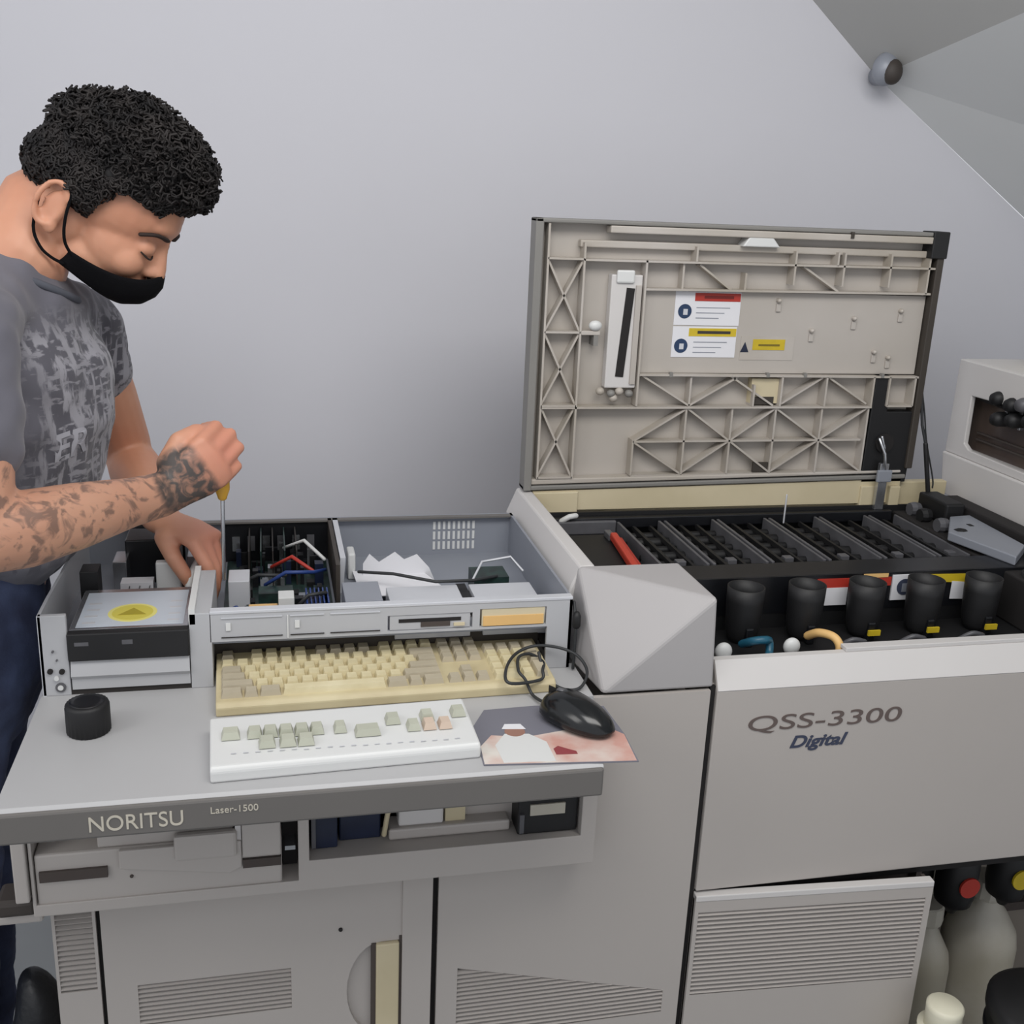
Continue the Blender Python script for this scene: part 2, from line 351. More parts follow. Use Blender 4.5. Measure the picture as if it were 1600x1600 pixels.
# optical drive
od = MB().box(-.253, -.107, 1.345, 1.485, .9985, 1.0365).build('optical_drive', MT['steel'], t, bevel=.001)
MB().box(-.254, -.106, 1.331, 1.346, .9985, 1.0365).build('bezel', MT['black'], od, bevel=.002)
MB().box(-.245, -.228, 1.3305, 1.3312, 1.020, 1.025).build('bezel_mark', MT['rackedge'], od)
MB().box(-.188, -.175, 1.3305, 1.3312, 1.020, 1.026).build('bezel_mark', MT['rackedge'], od)
MB().box(-.246, -.114, 1.352, 1.472, 1.0365, 1.0369).build('sticker', mat('pale_blue_sticker', (196, 204, 214), .3, var=.05), od)
MB().lathe([(.031, 0), (.031, .0003)], (-.181, 1.395, 1.0369), 32).build('sticker_ring', mat('pale_lemon_print', (232, 224, 130), .4), od)
MB().lathe([(.026, 0), (.026, .0003)], (-.181, 1.395, 1.0371), 32).build('sticker_disc', mat('lemon_print', (214, 202, 84), .4), od)
MB().prism([(-.199, 1.386), (-.163, 1.386), (-.181, 1.410)], 1.0373, 1.0377, 'z').build('sticker_sign', mat('olive_yellow_print', (170, 156, 40), .4), od)
for k in range(4):
    MB().box(-.240, -.224, 1.362+.022*k, 1.368+.022*k, 1.0368, 1.0371).build('sticker_line', MT['caselt'], od)
    MB().box(-.135, -.120, 1.362+.022*k, 1.368+.022*k, 1.0368, 1.0371).build('sticker_line', MT['caselt'], od)
# top bar with bays
bar = plate(rect(-.080, .407, 1.014, 1.0555), [rect(.150, .266, 1.0175, 1.040), rect(.276, .370, 1.0175, 1.044)], 1.337, 1.343).build('front_bar', MT['caseface'], t)
MB().box(-.080, .407, 1.336, 1.350, 1.0525, 1.0572).build('top_edge', MT['caselt'], bar, bevel=.001)
for x0, x1 in ((-.066, .012), (.022, .066), (.074, .140)):
    MB().box(x0, x1, 1.3355, 1.3372, 1.0465, 1.0475).build('bay_seam', MT['caselt'], bar)
    MB().box(x0, x1, 1.3355, 1.3372, 1.0195, 1.0205).build('bay_seam', MT['grille'], bar)
MB().box(.018, .0195, 1.3352, 1.3372, 1.016, 1.048).build('bay_seam', MT['white'], bar)
for xx in (-.060, .028): MB().box(xx, xx+.006, 1.335, 1.3372, 1.030, 1.040).build('bay_catch', MT['white'], bar)
fd = MB().box(.153, .263, 1.338, 1.375, 1.018, 1.0395).build('floppy_drive', MT['caseface'], t, bevel=.001)
MB().box(.165, .250, 1.3372, 1.3392, 1.029, 1.034).build('disk_slot', MT['dark'], fd)
MB().box(.195, .235, 1.3365, 1.3392, 1.022, 1.029).build('disk_door', MT['brown'], fd)
MB().box(.240, .255, 1.335, 1.3392, 1.022, 1.026).build('eject_button', MT['ledge'], fd)
bb = MB().box(.279, .368, 1.338, 1.370, 1.018, 1.0435).build('beige_bay', MT['ledge'], t, bevel=.001)
MB().box(.281, .366, 1.3365, 1.3385, 1.019, 1.033).build('bay_panel', MT['tan'], bb)
MB().box(.372, .407, 1.337, 1.343, .95, 1.014).build('right_post', MT['caseface'], t)
MB().box(-.078, .372, 1.385, 1.387, .951, 1.014).build('opening_back', MT['liddark'], t)
MB().box(-.080, .405, 1.343, 1.3866, 1.009, 1.013).build('sub_floor', MT['case'], t)
# insides, left to right
pw = MB().box(-.262, -.238, 1.50, 1.535, .986, 1.058).build('black_bracket', MT['black'], t, bevel=.001)
bd = MB().box(-.218, -.130, 1.64, 1.70, .986, 1.056).build('black_module', MT['blackm'], t, bevel=.002)
MB().lathe([(.004, 0), (.004, .003)], (-.165, 1.639, 1.046), 12, Euler((PI/2, 0, 0)).to_matrix().to_4x4()).build('screw', MT['steel'], bd)
MB().box(-.215, -.170, 1.545, 1.57, .986, 1.022).build('label_card', MT['paper'], t)
for k in range(3): MB().bar((-.208+.014*k, 1.544, .995), (-.202+.014*k, 1.544, 1.018), .002, .001).build('wire', MT['cable'], t)
MB().box(-.148, -.132, 1.58, 1.62, .986, 1.058).build('frame_post', MT['liddark'], t)
for k, (bx, by, bz, sx_, sy_, sz_, mm) in enumerate([(-.232, 1.6, .986, .02, .05, .05, 'steel'), (-.125, 1.60, .986, .035, .05, .055, 'caselt'), (-.062, 1.50, .986, .03, .05, .05, 'caselt'),
        (-.02, 1.50, .986, .05, .03, .03, 'pcb'), (-.033, 1.43, .986, .04, .03, .03, 'tan'), (.008, 1.44, .986, .022, .03, .045, 'white')]):
    MB().box(bx, bx+sx_, by, by+sy_, bz, bz+sz_).build('module', MT[mm], t, bevel=.001)
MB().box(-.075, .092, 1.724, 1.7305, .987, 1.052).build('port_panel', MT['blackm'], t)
for k in range(6): MB().box(-.062+.024*k, -.050+.024*k, 1.7225, 1.7245, 1.005, 1.030).build('port', MT['rackedge' if k % 2 else 'steel'], t)
MB().box(-.165, -.130, 1.545, 1.560, .986, 1.052).build('white_plate', MT['white'], t, bevel=.002)
MB().tube([(-.120, 1.53, .99), (-.118, 1.535, 1.03), (-.105, 1.56, 1.05), (-.09, 1.60, 1.045)], .006).build('white_lead', MT['white'], t, True)
brd = MB().box(-.07, .088, 1.45, 1.72, .987, .989).build('circuit_board', MT['pcb'], t)
random.seed(3)
for k in range(60):
    x = random.uniform(-.06, .07); y = random.uniform(1.47, 1.70); a = random.uniform(.005, .014); b = random.uniform(.005, .02); h = random.uniform(.005, .04 if y > 1.58 else .02)
    mm = random.choice(['black', 'blackm', 'steel', 'case', 'navy', 'black', 'black', 'pcb', 'blackm'])
    MB().box(x, x+a, y, y+b, .989, .989+h).build('chip', MT[mm], brd)
for k in range(5):
    MB().box(-.035+.018*k, -.033+.018*k, 1.60, 1.72, .989, 1.046).build('expansion_card', MT['pcb' if k % 2 else 'grille'], t)
hs = MB().box(.045, .082, 1.44, 1.50, .99, 1.008).build('heat_sink', MT['navy'], t)
for k in range(6): MB().box(.047+.006*k, .049+.006*k, 1.44, 1.50, 1.008, 1.022).build('fin', MT['bluec'], hs)
for k, (pts, mm) in enumerate([([(.03, 1.47, 1.0), (.05, 1.45, 1.03), (.075, 1.47, 1.025), (.08, 1.52, 1.0)], 'cable'), ([(-.01, 1.55, 1.01), (.02, 1.52, 1.04), (.06, 1.53, 1.035), (.08, 1.58, 1.02)], 'bluec'),
      ([(.0, 1.6, 1.02), (.03, 1.56, 1.05), (.06, 1.55, 1.03)], 'red'), ([(-.05, 1.58, 1.0), (-.02, 1.54, 1.03), (.02, 1.56, 1.02)], 'cable'), ([(.02, 1.42, 1.0), (.05, 1.40, 1.012), (.08, 1.43, 1.0)], 'brown'),
      ([(-.06, 1.48, 1.0), (-.05, 1.44, 1.02), (-.02, 1.42, 1.0)], 'bluec'), ([(.02, 1.66, 1.03), (.05, 1.62, 1.055), (.08, 1.60, 1.03)], 'white')]):
    MB().tube(pts, .003, 6).build('wire', MT[mm], t, True)
MB().box(.092, .098, 1.50, 1.73, .986, 1.056).build('inner_wall', MT['liddark'], t)
MB().prism([(.098, 1.00), (.104, 1.00), (.108, 1.056), (.100, 1.056)], 1.53, 1.73).build('partition', MT['caselt'], t)
ps = MB().box(.098, .150, 1.395, 1.47, .986, 1.040).build('power_supply', MT['case'], t, bevel=.001)
MB().box(.153, .170, 1.40, 1.43, .986, 1.012).build('connector_block', MT['black'], t)
MB().box(.165, .272, 1.38, 1.50, .986, 1.018).build('metal_cover', MT['caselt'], t, bevel=.001)
MB().box(.290, .385, 1.38, 1.50, .986, 1.018).build('metal_cover', MT['caselt'], t, bevel=.001)
MB().box(.274, .288, 1.40, 1.52, .986, 1.012).build('dark_gap_block', MT['black'], t)
MB().box(.305, .360, 1.53, 1.58, .986, 1.016).build('connector_block', MT['pcb'], t)
MB().tube([(.13, 1.56, 1.022), (.18, 1.535, 1.026), (.24, 1.50, 1.024), (.30, 1.51, 1.02), (.34, 1.53, 1.018)], .0025, 6).build('wire', MT['cable'], t, True)
MB().tube([(.30, 1.52, 1.016), (.32, 1.55, 1.035), (.37, 1.57, 1.035), (.385, 1.545, 1.02)], .002, 6).build('wire', MT['caselt'], t, True)
MB().prism([(.140, .986), (.255, .986), (.245, 1.01), (.225, 1.033), (.205, 1.025), (.19, 1.038), (.165, 1.022), (.15, 1.036), (.14, 1.02)], 1.60, 1.602).build('plastic_film', MT['paper'], t)
MB().prism([(.130, 1.51), (.265, 1.51), (.235, 1.61), (.125, 1.62)], 1.000, 1.0012, 'z').build('papers', MT['paper'], t)
MB().box(.118, .130, 1.62, 1.66, .986, 1.03).build('bulb_post', MT['white'], t, bevel=.003)

# ------------------------------------------------------------------ beige keyboard
U = .0191
t = thing('beige_keyboard', 'yellowed full-size beige keyboard tucked under the front of the computer', 'keyboard', (-.072, 1.2505, .9502), math.radians(1.6)); KB = t
kbm = MB().prism([(0, 0), (0, .012), (.006, .017), (.140, .026), (.158, .024), (.158, 0)], 0, .441, 'x').add([], [])
local(kbm, t).build('base', MT['kb'], t, bevel=.002)
def keymesh(wu, hu=1):
    wd = wu*U-.0022; hd = hu*.0185-.0022; tp = .0022
    vs = [(x, y, 0) for y in (0, hd) for x in (0, wd)]+[(x, y, .0075) for y in (tp, hd-tp*.6) for x in (tp, wd-tp)]
    return MB().add(vs, [(0, 2, 3, 1), (4, 5, 7, 6), (0, 1, 5, 4), (2, 6, 7, 3), (0, 4, 6, 2), (1, 3, 7, 5)])
cache = {}
def key(wu, x, row, grey=False, hu=1):
    k = (wu, grey, hu)
    if k not in cache: cache[k] = keymesh(wu, hu).mesh('key', MT['keyg' if grey else 'key'])
    o = bpy.data.objects.new('key', cache[k]); COL.objects.link(o); o.parent = KB
    y = .014+row*.0185+(.006 if row == 5 else 0)
    o.location = (.0065+x*U, y, .0168+(y-.006)*.068); o.rotation_euler = (.067, 0, 0)
G = True
rows = [[(1.5, G), (1, G), (1.5, G), (7, 0), (1.5, G), (1, G), (1.5, G)], [(2.25, G)]+[(1, 0)]*10+[(2.75, G)], [(1.75, G)]+[(1, 0)]*11+[(2.25, G)], [(1.5, G)]+[(1, 0)]*12+[(1.5, G)], [(1, 0)]*13+[(2, G)]]
for r, row in enumerate(rows):
    x = 0
    for wu, g in row: key(wu, x, r, bool(g)); x += wu
key(1, 0, 5, True)
for i in range(12): key(1, 2+i+(i//4)*.5, 5, 4 <= i < 8)
for r, xs in ((0, (0, 1, 2)), (1, (1,)), (3, (0, 1, 2)), (4, (0, 1, 2)), (5, (0, 1, 2))):
    for i in xs: key(1, 15.25+i, r, True)
for r in range(1, 5):
    for i in range(3): key(1, 18.5+i, r, r == 4)
    if r in (2, 4): key(1, 21.5, r, True) if r == 4 else None
key(1, 21.5, 0, True, 2); key(1, 21.5, 2, True, 2); key(2, 18.5, 0); key(1, 20.5, 0)

# ------------------------------------------------------------------ white control keypad
t = thing('white_control_keyboard', 'white slab keypad with a few grey-green keys at the front of the desk', 'keypad', (-.072, 1.094, .9502), math.radians(2.3)); CK = t
local(MB().prism([(0, 0), (0, .014), (.004, .019), (.105, .026), (.108, .022), (.108, 0)], 0, .308, 'x'), t).build('base', MT['white'], t, bevel=.003)
inv = WM[t.name].inverted()
def ck(wx, wy, w_, m_='ckey', h_=.018):
    p = inv @ Vector((wx, wy, .97)); z = .0195+p.y*.066
    b = MB(); tp = .0025; q = [(x, y, 0) for y in (-h_/2, h_/2) for x in (-w_/2, w_/2)]+[(x, y, .0085) for y in (-h_/2+tp, h_/2-tp*.5) for x in (-w_/2+tp, w_/2-tp)]
    b.add([(a+p.x, c+p.y, e+z) for a, c, e in q], [(0, 2, 3, 1), (4, 5, 7, 6), (0, 1, 5, 4), (2, 6, 7, 3), (0, 4, 6, 2), (1, 3, 7, 5)])
    local(b, CK).build('key', MT[m_], CK)
for x, w_ in ((-.051, .021), (-.024, .017), (-.006, .017), (.012, .017), (.030, .017), (.0475, .016), (.0745, .015)): ck(x, 1.156, w_)
for x in (-.010, .0135, .034): ck(x, 1.134, .019)
ck(.106, 1.145, .030, 'ckey'); ck(.138, 1.167, .018); ck(.180, 1.170, .017); ck(.219, 1.175, .018)
for x, m_ in ((.161, 'ckey'), (.180, 'ckeyp'), (.199, 'ckeyp')): ck(x, 1.150, .016, m_)
random.seed(5)
for k in range(20):
    p = inv @ Vector((-.05+.0135*k, 1.118+.0015*random.random(), .97)); z = .0195+p.y*.066
    local(MB().box(p.x, p.x+.006, p.y, p.y+.0012, z+.0004, z+.0008), CK).build('print_mark', MT['caselt'], CK)

# ------------------------------------------------------------------ jar cap, mouse mat, mouse, cables
t = thing('black_jar_cap', 'round black ribbed cap standing on the grey desk beside the keypad', 'cap', (-.219, 1.238, .9502))
MB().lathe([(.0235, 0), (.0255, .001), (.0255, .034), (.024, .0375), (.020, .0385)], (-.219, 1.238, .9502), 56, rib=.035).build('ribbed_side', MT['black'], t, True)
MB().lathe([(.020, .038), (.0195, .0392), (.014, .0392)], (-.219, 1.238, .9502), 32).build('top_disc', MT['blackm'], t, True)
mm_ = mat('mat_print', (196, 150, 138), .6, rgb2=(214, 208, 200), scale=16)
t = thing('picture_mouse_mat', 'pink and white picture mouse mat overhanging the desk corner', 'mouse mat', (.33, 1.15, .9503))
MB().prism([(.236, 1.088), (.420, 1.070), (.424, 1.135), (.420, 1.212), (.330, 1.225), (.262, 1.222), (.240, 1.18)], .9503, .9518, 'z').build('mat', mat('mat_grey', (116, 116, 126), .6), t)
MB().prism([(.237, 1.089), (.418, 1.0715), (.423, 1.135), (.400, 1.165), (.30, 1.145), (.258, 1.155), (.240, 1.13)], .9518, .9521, 'z').build('printed_picture', mm_, t)
MB().prism([(.260, 1.0885), (.322, 1.084), (.322, 1.13), (.305, 1.152), (.275, 1.156), (.258, 1.13)], .9521, .9523, 'z').build('printed_white_shirt', MT['white'], t)
MB().prism([(.326, 1.098), (.352, 1.096), (.352, 1.103), (.345, 1.108), (.333, 1.118), (.326, 1.112)], .9523, .9524, 'z').build('printed_red_mark', mat('dull_red_print', (140, 62, 66), .6), t)
MB().lathe([(.013, 0), (.012, .0002)], (.289, 1.160, .9522), 20).build('printed_head', mat('printed_skin', (150, 112, 98), .6), t)
MB().prism([(.274, 1.168), (.304, 1.164), (.300, 1.178), (.280, 1.180)], .9524, .9526, 'z').build('printed_hat', MT['paper'], t)
# mouse
ma = math.atan2(1.135-1.222, .398-.338)
t = thing('black_mouse', 'glossy black computer mouse lying on the picture mat', 'mouse', (.372, 1.168, .9526), ma)
mb = MB(); N = 28; K = 9; vs = []
for i in range(K):
    f = i/(K-1)
    for j in range(N):
        a = 2*PI*j/N; ca, sa = math.cos(a), math.sin(a); k = math.sqrt(max(0, 1-(f*.97)**2.3)) if i else .92
        x = .054*math.copysign(abs(ca)**.85, ca)*k; y = .031*math.copysign(abs(sa)**.8, sa)*k*(1-.12*ca)
        vs.append((x+(-.004*f), y, .003+f*.034*(1-.15*(x/.054))))
mb.add(vs, [tuple(range(N))[::-1], tuple(range((K-1)*N, K*N))]+[(i*N+j, i*N+(j+1) % N, (i+1)*N+(j+1) % N, (i+1)*N+j) for i in range(K-1) for j in range(N)])
local(mb, t).build('shell', mat('glossy_black', (20, 22, 24), .18, var=.1), t, True)
local(MB().box(-.05, -.008, -.0006, .0006, .024, .0355), t).build('button_seam', MT['dark'], t)
local(MB().lathe([(.007, -.003), (.008, 0), (.007, .003)], (-.03, 0, .031), 16, Euler((PI/2, 0, 0)).to_matrix().to_4x4()), t).build('wheel', MT['rackedge'], t, True)
def smooth(pts, n=8):
    P_ = [Vector(p) for p in pts]; out = []
    for i in range(len(P_)-1):
        a, b, c, d = P_[max(i-1, 0)], P_[i], P_[i+1], P_[min(i+2, len(P_)-1)]
        for k in range(n):
            s = k/n; out.append(.5*((2*b)+(c-a)*s+(2*a-5*b+4*c-d)*s*s+(3*b-a-3*c+d)*s*s*s))
    return out+[P_[-1]]
cb = MB().tube(smooth([(.340, 1.222, .958), (.333, 1.25, .955), (.325, 1.262, .972), (.318, 1.272, .98), (.325, 1.303, .985), (.345, 1.318, .982), (.362, 1.312, .972), (.352, 1.275, .978), (.346, 1.262, .97), (.300, 1.248, .975), (.302, 1.275, .984), (.325, 1.315, .986),
     (.355, 1.327, .99), (.39, 1.326, .985), (.412, 1.31, .978), (.418, 1.285, .966), (.402, 1.262, .9545), (.378, 1.262, .9545), (.36, 1.285, .962), (.356, 1.315, .985)]), .0022, 6).build('mouse_cable', MT['cable'], None, True)
solo(cb, 'dark looped mouse cable coiled over the end of the beige keyboard', 'cable')
cb = thing('hanging_cable', 'thin black cable hanging down the gap right of the computer case', 'cable', (.4115, 1.33, .9502))
MB().tube(smooth([(.4115, 1.345, 1.045), (.4115, 1.331, 1.02), (.4115, 1.329, .99), (.410, 1.326, .9535)]), .0024, 6).build('cord', MT['cable'], cb, True)
MB().lathe([(.004, 0), (.006, .004), (.006, .018), (.003, .024)], (.4125, 1.331, 1.012), 12).build('ferrite_bead', MT['black'], cb, True)
# ------------------------------------------------------------------ film processing machine
t = thing('film_processor', 'large beige film processing machine with its top lid raised', 'machine', (1.0, 1.5, 0)); QS = t
MB().prism([(.4125, .906), (.4125, 1.040), (.430, 1.0825), (.452, 1.0835), (.452, .906)], 1.386, 1.80).build('left_wall', MT['beige_lt'], t, bevel=.003)
gv = [(.4260, 1.388, 1.083), (.579, 1.388, 1.083), (.584, 1.252, 1.080), (.590, 1.2505, .949), (.430, 1.2505, .949), (.4125, 1.388, .949), (.585, 1.388, .949)]
MB().add(gv, [(0, 1, 2), (0, 2, 4), (2, 3, 4), (0, 4, 5), (4, 3, 6, 5), (1, 0, 5, 6), (1, 6, 3, 2)]).build('faceted_corner', MT['gem'], t, bevel=.0035)
MB().box(.592, .600, 1.262, 1.78, .03, .948).build('left_side', MT['beige'], t)
MB().box(.60, 1.72, 1.775, 1.80, .03, 1.040).build('back', MT['beige'], t)
MB().box(.4525, 1.285, 1.782, 1.80, 1.03, 1.0850).build('hinge_ledge', MT['ledge'], t, bevel=.002)
MB().prism([(.4525, 1.048), (1.175, 1.048), (1.175, 1.0945), (.4525, 1.0835)], 1.7700, 1.7825).build('ledge_face', MT['ledge'], t)
MB().box(.4525, .535, 1.765, 1.7815, 1.022, 1.0825).build('ledge_block', MT['ledge'], t, bevel=.002)
MB().box(1.092, 1.130, 1.765, 1.7815, 1.030, 1.0825).build('ledge_block', MT['ledge'], t, bevel=.002)
MB().box(1.150, 1.172, 1.76, 1.7815, 1.022, 1.0825).build('ledge_block', MT['ledge'], t, bevel=.002)
MB().box(.4525, .4545, 1.39, 1.765, 1.028, 1.078).build('inner_liner', MT['ledge'], t)
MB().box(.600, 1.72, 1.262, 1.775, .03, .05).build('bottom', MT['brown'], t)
MB().box(.600, 1.72, 1.262, 1.775, .905, .935).build('tank_floor', MT['dark'], t)
MB().box(.4545, .592, 1.395, 1.765, .955, .985).build('tank_floor', MT['dark'], t)
MB().box(1.70, 1.72, 1.262, 1.775, .05, 1.02).build('right_side', MT['beige'], t)
fp = MB().prism([(1.250, .618), (1.250, .942), (1.272, .979), (1.282, .979), (1.282, .968), (1.262, .938), (1.262, .618)], .597, 1.71, 'x').build('front_panel', MT['beige'], t, bevel=.002)
MB().prism([(1.2492, .9425), (1.2712, .9797), (1.283, .9797), (1.283, .9787), (1.272, .9787), (1.2498, .9415)], .598, 1.709, 'x').build('lit_top_band', MT['beige_lt'], fp)  # overhead light on the chamfer, put in as a paler strip
MB().box(.80, 1.709, 1.2725, 1.290, .9797, .986).build('raised_lip', MT['beige_lt'], fp, bevel=.001)
text('lettering', 'QSS-3300', MT['text_d'], t, (.645, 1.2494, .8765), .0335, 1.80, .08)
text('lettering', 'Digital', MT['text_b'], t, (.716, 1.2494, .8455), .0265, 1.25, .30, bold=.0006)
MB().box(.5885, .5965, 1.2565, 1.2615, .03, .9475).build('gap', MT['dark'], t)
MB().box(.597, 1.70, 1.2625, 1.30, .600, .617).build('gap', MT['dark'], t)
# ajar vent panel below
mv = Matrix.Translation((.596, 1.244, 0)) @ Euler((0, 0, -math.radians(3.6))).to_matrix().to_4x4()
vp = plate(rect(0, .378, .06, .612), [rect(.006, .368, .438, .585)], 0, .006).xf(mv).build('vent_panel', MT['beige'], t)
MB().box(0, .378, -.001, .014, .604, .614).xf(mv).build('top_flange', MT['beige_lt'], vp, bevel=.0015)
MB().box(.372, .378, .006, .03, .06, .606).xf(mv).build('side_flange', MT['brown'], vp)
MB().box(.003, .371, .0062, .009, .435, .588).xf(mv).build('grille_backing', MT['grille'], vp)
for i in range(19):
    z = .4405+.0077*i
    MB().prism([(.001, z-.0016), (.0055, z+.0012), (.0055, z+.0034), (-.001, z+.0006)], .006, .368, 'x').xf(mv).build('slat', MT['beige'], vp)
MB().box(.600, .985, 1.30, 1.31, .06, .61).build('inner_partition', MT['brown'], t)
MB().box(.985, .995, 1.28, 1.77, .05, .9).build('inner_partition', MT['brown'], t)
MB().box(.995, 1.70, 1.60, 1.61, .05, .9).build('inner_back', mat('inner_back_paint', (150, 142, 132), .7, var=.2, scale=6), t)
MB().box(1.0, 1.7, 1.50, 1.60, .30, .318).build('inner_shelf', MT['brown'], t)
# upper deck around the tanks
MB().box(.60, 1.30, 1.486, 1.506, .985, 1.030).build('cross_beam', MT['blackm'], t, bevel=.002)
MB().box(.600, 1.30, 1.425, 1.434, .936, 1.000).build('cup_wall', MT['black'], t)
MB().prism([(1.434, .99), (1.486, 1.018), (1.486, 1.00), (1.434, .97)], .60, 1.30, 'x').build('sloping_cover', MT['black'], t)
MB().box(.60, 1.30, 1.29, 1.425, .936, .955).build('cup_tray', MT['black'], t)
MB().box(.4545, 1.30, 1.7595, 1.7645, .99, 1.046).build('rear_beam', MT['black'], t)
MB().box(.4565, 1.15, 1.742, 1.7595, 1.020, 1.040).build('rear_rail', MT['blackm'], t, bevel=.002)
MB().box(.4565, .583, 1.395, 1.74, .985, 1.012).build('left_cover', MT['blackm'], t, bevel=.002)
MB().box(.4565, .60, 1.735, 1.755, 1.012, 1.036).build('left_cover_lip', MT['rackedge'], t, bevel=.002)
MB().prism([(1.148, 1.565), (1.182, 1.430), (1.240, 1.484), (1.252, 1.655), (1.208, 1.650)], 1.040, 1.056, 'z').build('side_tray', MT['case'], t, bevel=.002)
MB().box(1.208, 1.216, 1.59, 1.602, 1.056, 1.0567).build('tray_mark', MT['black'], t)
MB().box(1.16, 1.30, 1.30, 1.76, .955, 1.035).build('gear_housing', MT['dark'], t, bevel=.003)
MB().box(1.205, 1.245, 1.66, 1.75, 1.035, 1.075).build('gear_block', MT['black'], t, bevel=.004)
MB().box(1.252, 1.29, 1.46, 1.75, 1.035, 1.066).build('gear_rail', MT['dark'], t, bevel=.003)
for k, yy in enumerate((1.54, 1.60, 1.66, 1.70)):
    MB().lathe([(.012, -.01), (.014, 0), (.012, .01)], (1.175+.004*k, yy+.03, 1.046), 12, Euler((0, PI/2, 0)).to_matrix().to_4x4()).build('gear', MT['rackedge' if k % 2 else 'black'], t)
# steel latch in front of the lid
lt = MB().box(1.116, 1.134, 1.750, 1.7595, 1.04, 1.13).build('latch_plate', MT['steel'], t, bevel=.001)
MB().tube([(1.125, 1.749, 1.12), (1.119, 1.746, 1.15), (1.112, 1.76, 1.175)], .003).build('latch_hook', MT['steel'], lt, True)
MB().box(1.110, 1.140, 1.745, 1.752, 1.095, 1.118).build('latch_clip', MT['case'], lt, bevel=.002)
MB().tube([(.905, 1.70, 1.036), (.905, 1.7, 1.088)], .0016, 6).build('thin_rod', MT['caselt'], t, True)
# labels on the cup wall
cw = MB().prism([(1.424, .985), (1.4255, .985), (1.4755, 1.036), (1.474, 1.037)], .600, .601, 'x')
lb = MB().prism([(.79, 1.019), (.955, 1.019), (.955, 1.033), (.83, 1.034)], 1.4215, 1.4235).build('red_warning_label', MT['red'], t)
MB().prism([(.79, 1.018), (.82, 1.016), (.83, 1.024), (.80, 1.026)], 1.4205, 1.4213).build('label_corner', MT['paper'], lb)
MB().box(.838, .880, 1.4205, 1.4213, .990, 1.019).build('label_text_area', MT['paper'], lb)
MB().box(.905, .948, 1.4205, 1.4213, 1.0335, 1.040).build('label_tab', MT['tan'], lb)
lb = MB().box(.957, 1.000, 1.4205, 1.4235, .994, 1.036).build('white_symbol_label', MT['paper'], t)
MB().lathe([(.0135, 0), (.0135, .0008)], (.979, 1.4204, 1.016), 24, Euler((PI/2, 0, 0)).to_matrix().to_4x4()).build('round_symbol', MT['text_b'], lb)
MB().box(.974, .984, 1.4190, 1.4197, 1.008, 1.022).build('symbol_figure', MT['case'], lb)
lb = MB().prism([(1.002, 1.024), (1.098, 1.018), (1.096, 1.033), (1.002, 1.035)], 1.4215, 1.4235).build('yellow_warning_label', MT['yellow'], t)
MB().prism([(1.064, .992), (1.106, .990), (1.098, 1.019), (1.064, 1.022)], 1.4205, 1.4213).build('label_text_area', MT['paper'], lb)
MB().box(.60, 1.30, 1.4238, 1.4255, .98, 1.04).build('label_backing', MT['blackm'], t)
MB().box(.60, 1.30, 1.4255, 1.486, 1.028, 1.040).build('deck_shelf', MT['blackm'], t, bevel=.002)

MB().box(1.303, 1.72, 1.262, 1.775, 1.02, 1.0500).build('right_deck', MT['dark'], t)
MB().tube([(.500, 1.742, 1.036), (.512, 1.735, 1.046), (.525, 1.74, 1.046)], .005).build('hook_glint', MT['white'], t, True)  # glint on a small white hook, put in as a white piece
# racks standing in the tanks
def rack(x, wd):
    r = thing('processing_rack', 'rack', 'rack', (x+wd/2, 1.63, .937))
    for xx in (x, x+wd-.006): MB().box(xx, xx+.005, 1.508, 1.738, .937, 1.034).build('side_plate', MT['rackedge'], r, bevel=.001)
    MB().box(x+.005, x+wd-.006, 1.514, 1.732, .945, 1.004).build('core', MT['blackm'], r)
    for k in range(6):
        yy = 1.53+.037*k
        MB().tube([(x+.008, yy, 1.012), (x+wd-.009, yy, 1.012)], .0075 if k % 2 else .010, 8).build('roller', MT['black'], r, True)
    MB().box(x+.028, x+.034, 1.512, 1.735, 1.018, 1.026).build('tie_bar', MT['black'], r)
    MB().box(x+.060, x+.065, 1.512, 1.735, 1.018, 1.026).build('tie_bar', MT['black'], r)
    MB().box(x+.006, x+wd-.007, 1.510, 1.518, 1.006, 1.028).build('end_bar', MT['black'], r)
    MB().box(x+.040, x+.056, 1.54, 1.555, 1.018, 1.027).build('gear', MT['rackedge'], r, bevel=.001)
    return r
names = ['black roller rack second from the left in the open tank', 'black roller rack third from the left in the open tank', 'black roller rack fourth from the left in the open tank',
         'black roller rack fifth from the left in the open tank', 'narrow black roller rack at the right end of the open tank']
for i, n_ in enumerate(names):
    r = rack(.6895+.1018*i, .0975 if i < 4 else .060); r['label'] = n_; r['group'] = 'roller racks in the open tank'
r = rack(.601, .0835); r['label'] = 'black roller rack leftmost in the tank beside the red handled insert'; r['group'] = 'roller racks in the open tank'
t = thing('red_handled_insert', 'black insert with an orange-red handle at the left end of the tank', 'insert', (.55, 1.56, 1.0125))
MB().box(.500, .582, 1.42, 1.70, 1.0125, 1.024).build('frame', MT['black'], t, bevel=.002)
MB().bar((.570, 1.66, 1.034), (.548, 1.44, 1.034), .012, .014).build('handle', MT['orange'], t, bevel=.003)
MB().bar((.580, 1.655, 1.029), (.565, 1.48, 1.029), .008, .008).build('handle_rail', MT['red'], t, bevel=.002)
MB().box(.562, .574, 1.66, 1.69, 1.024, 1.036).build('handle_clip', MT['rackedge'], t, bevel=.002)

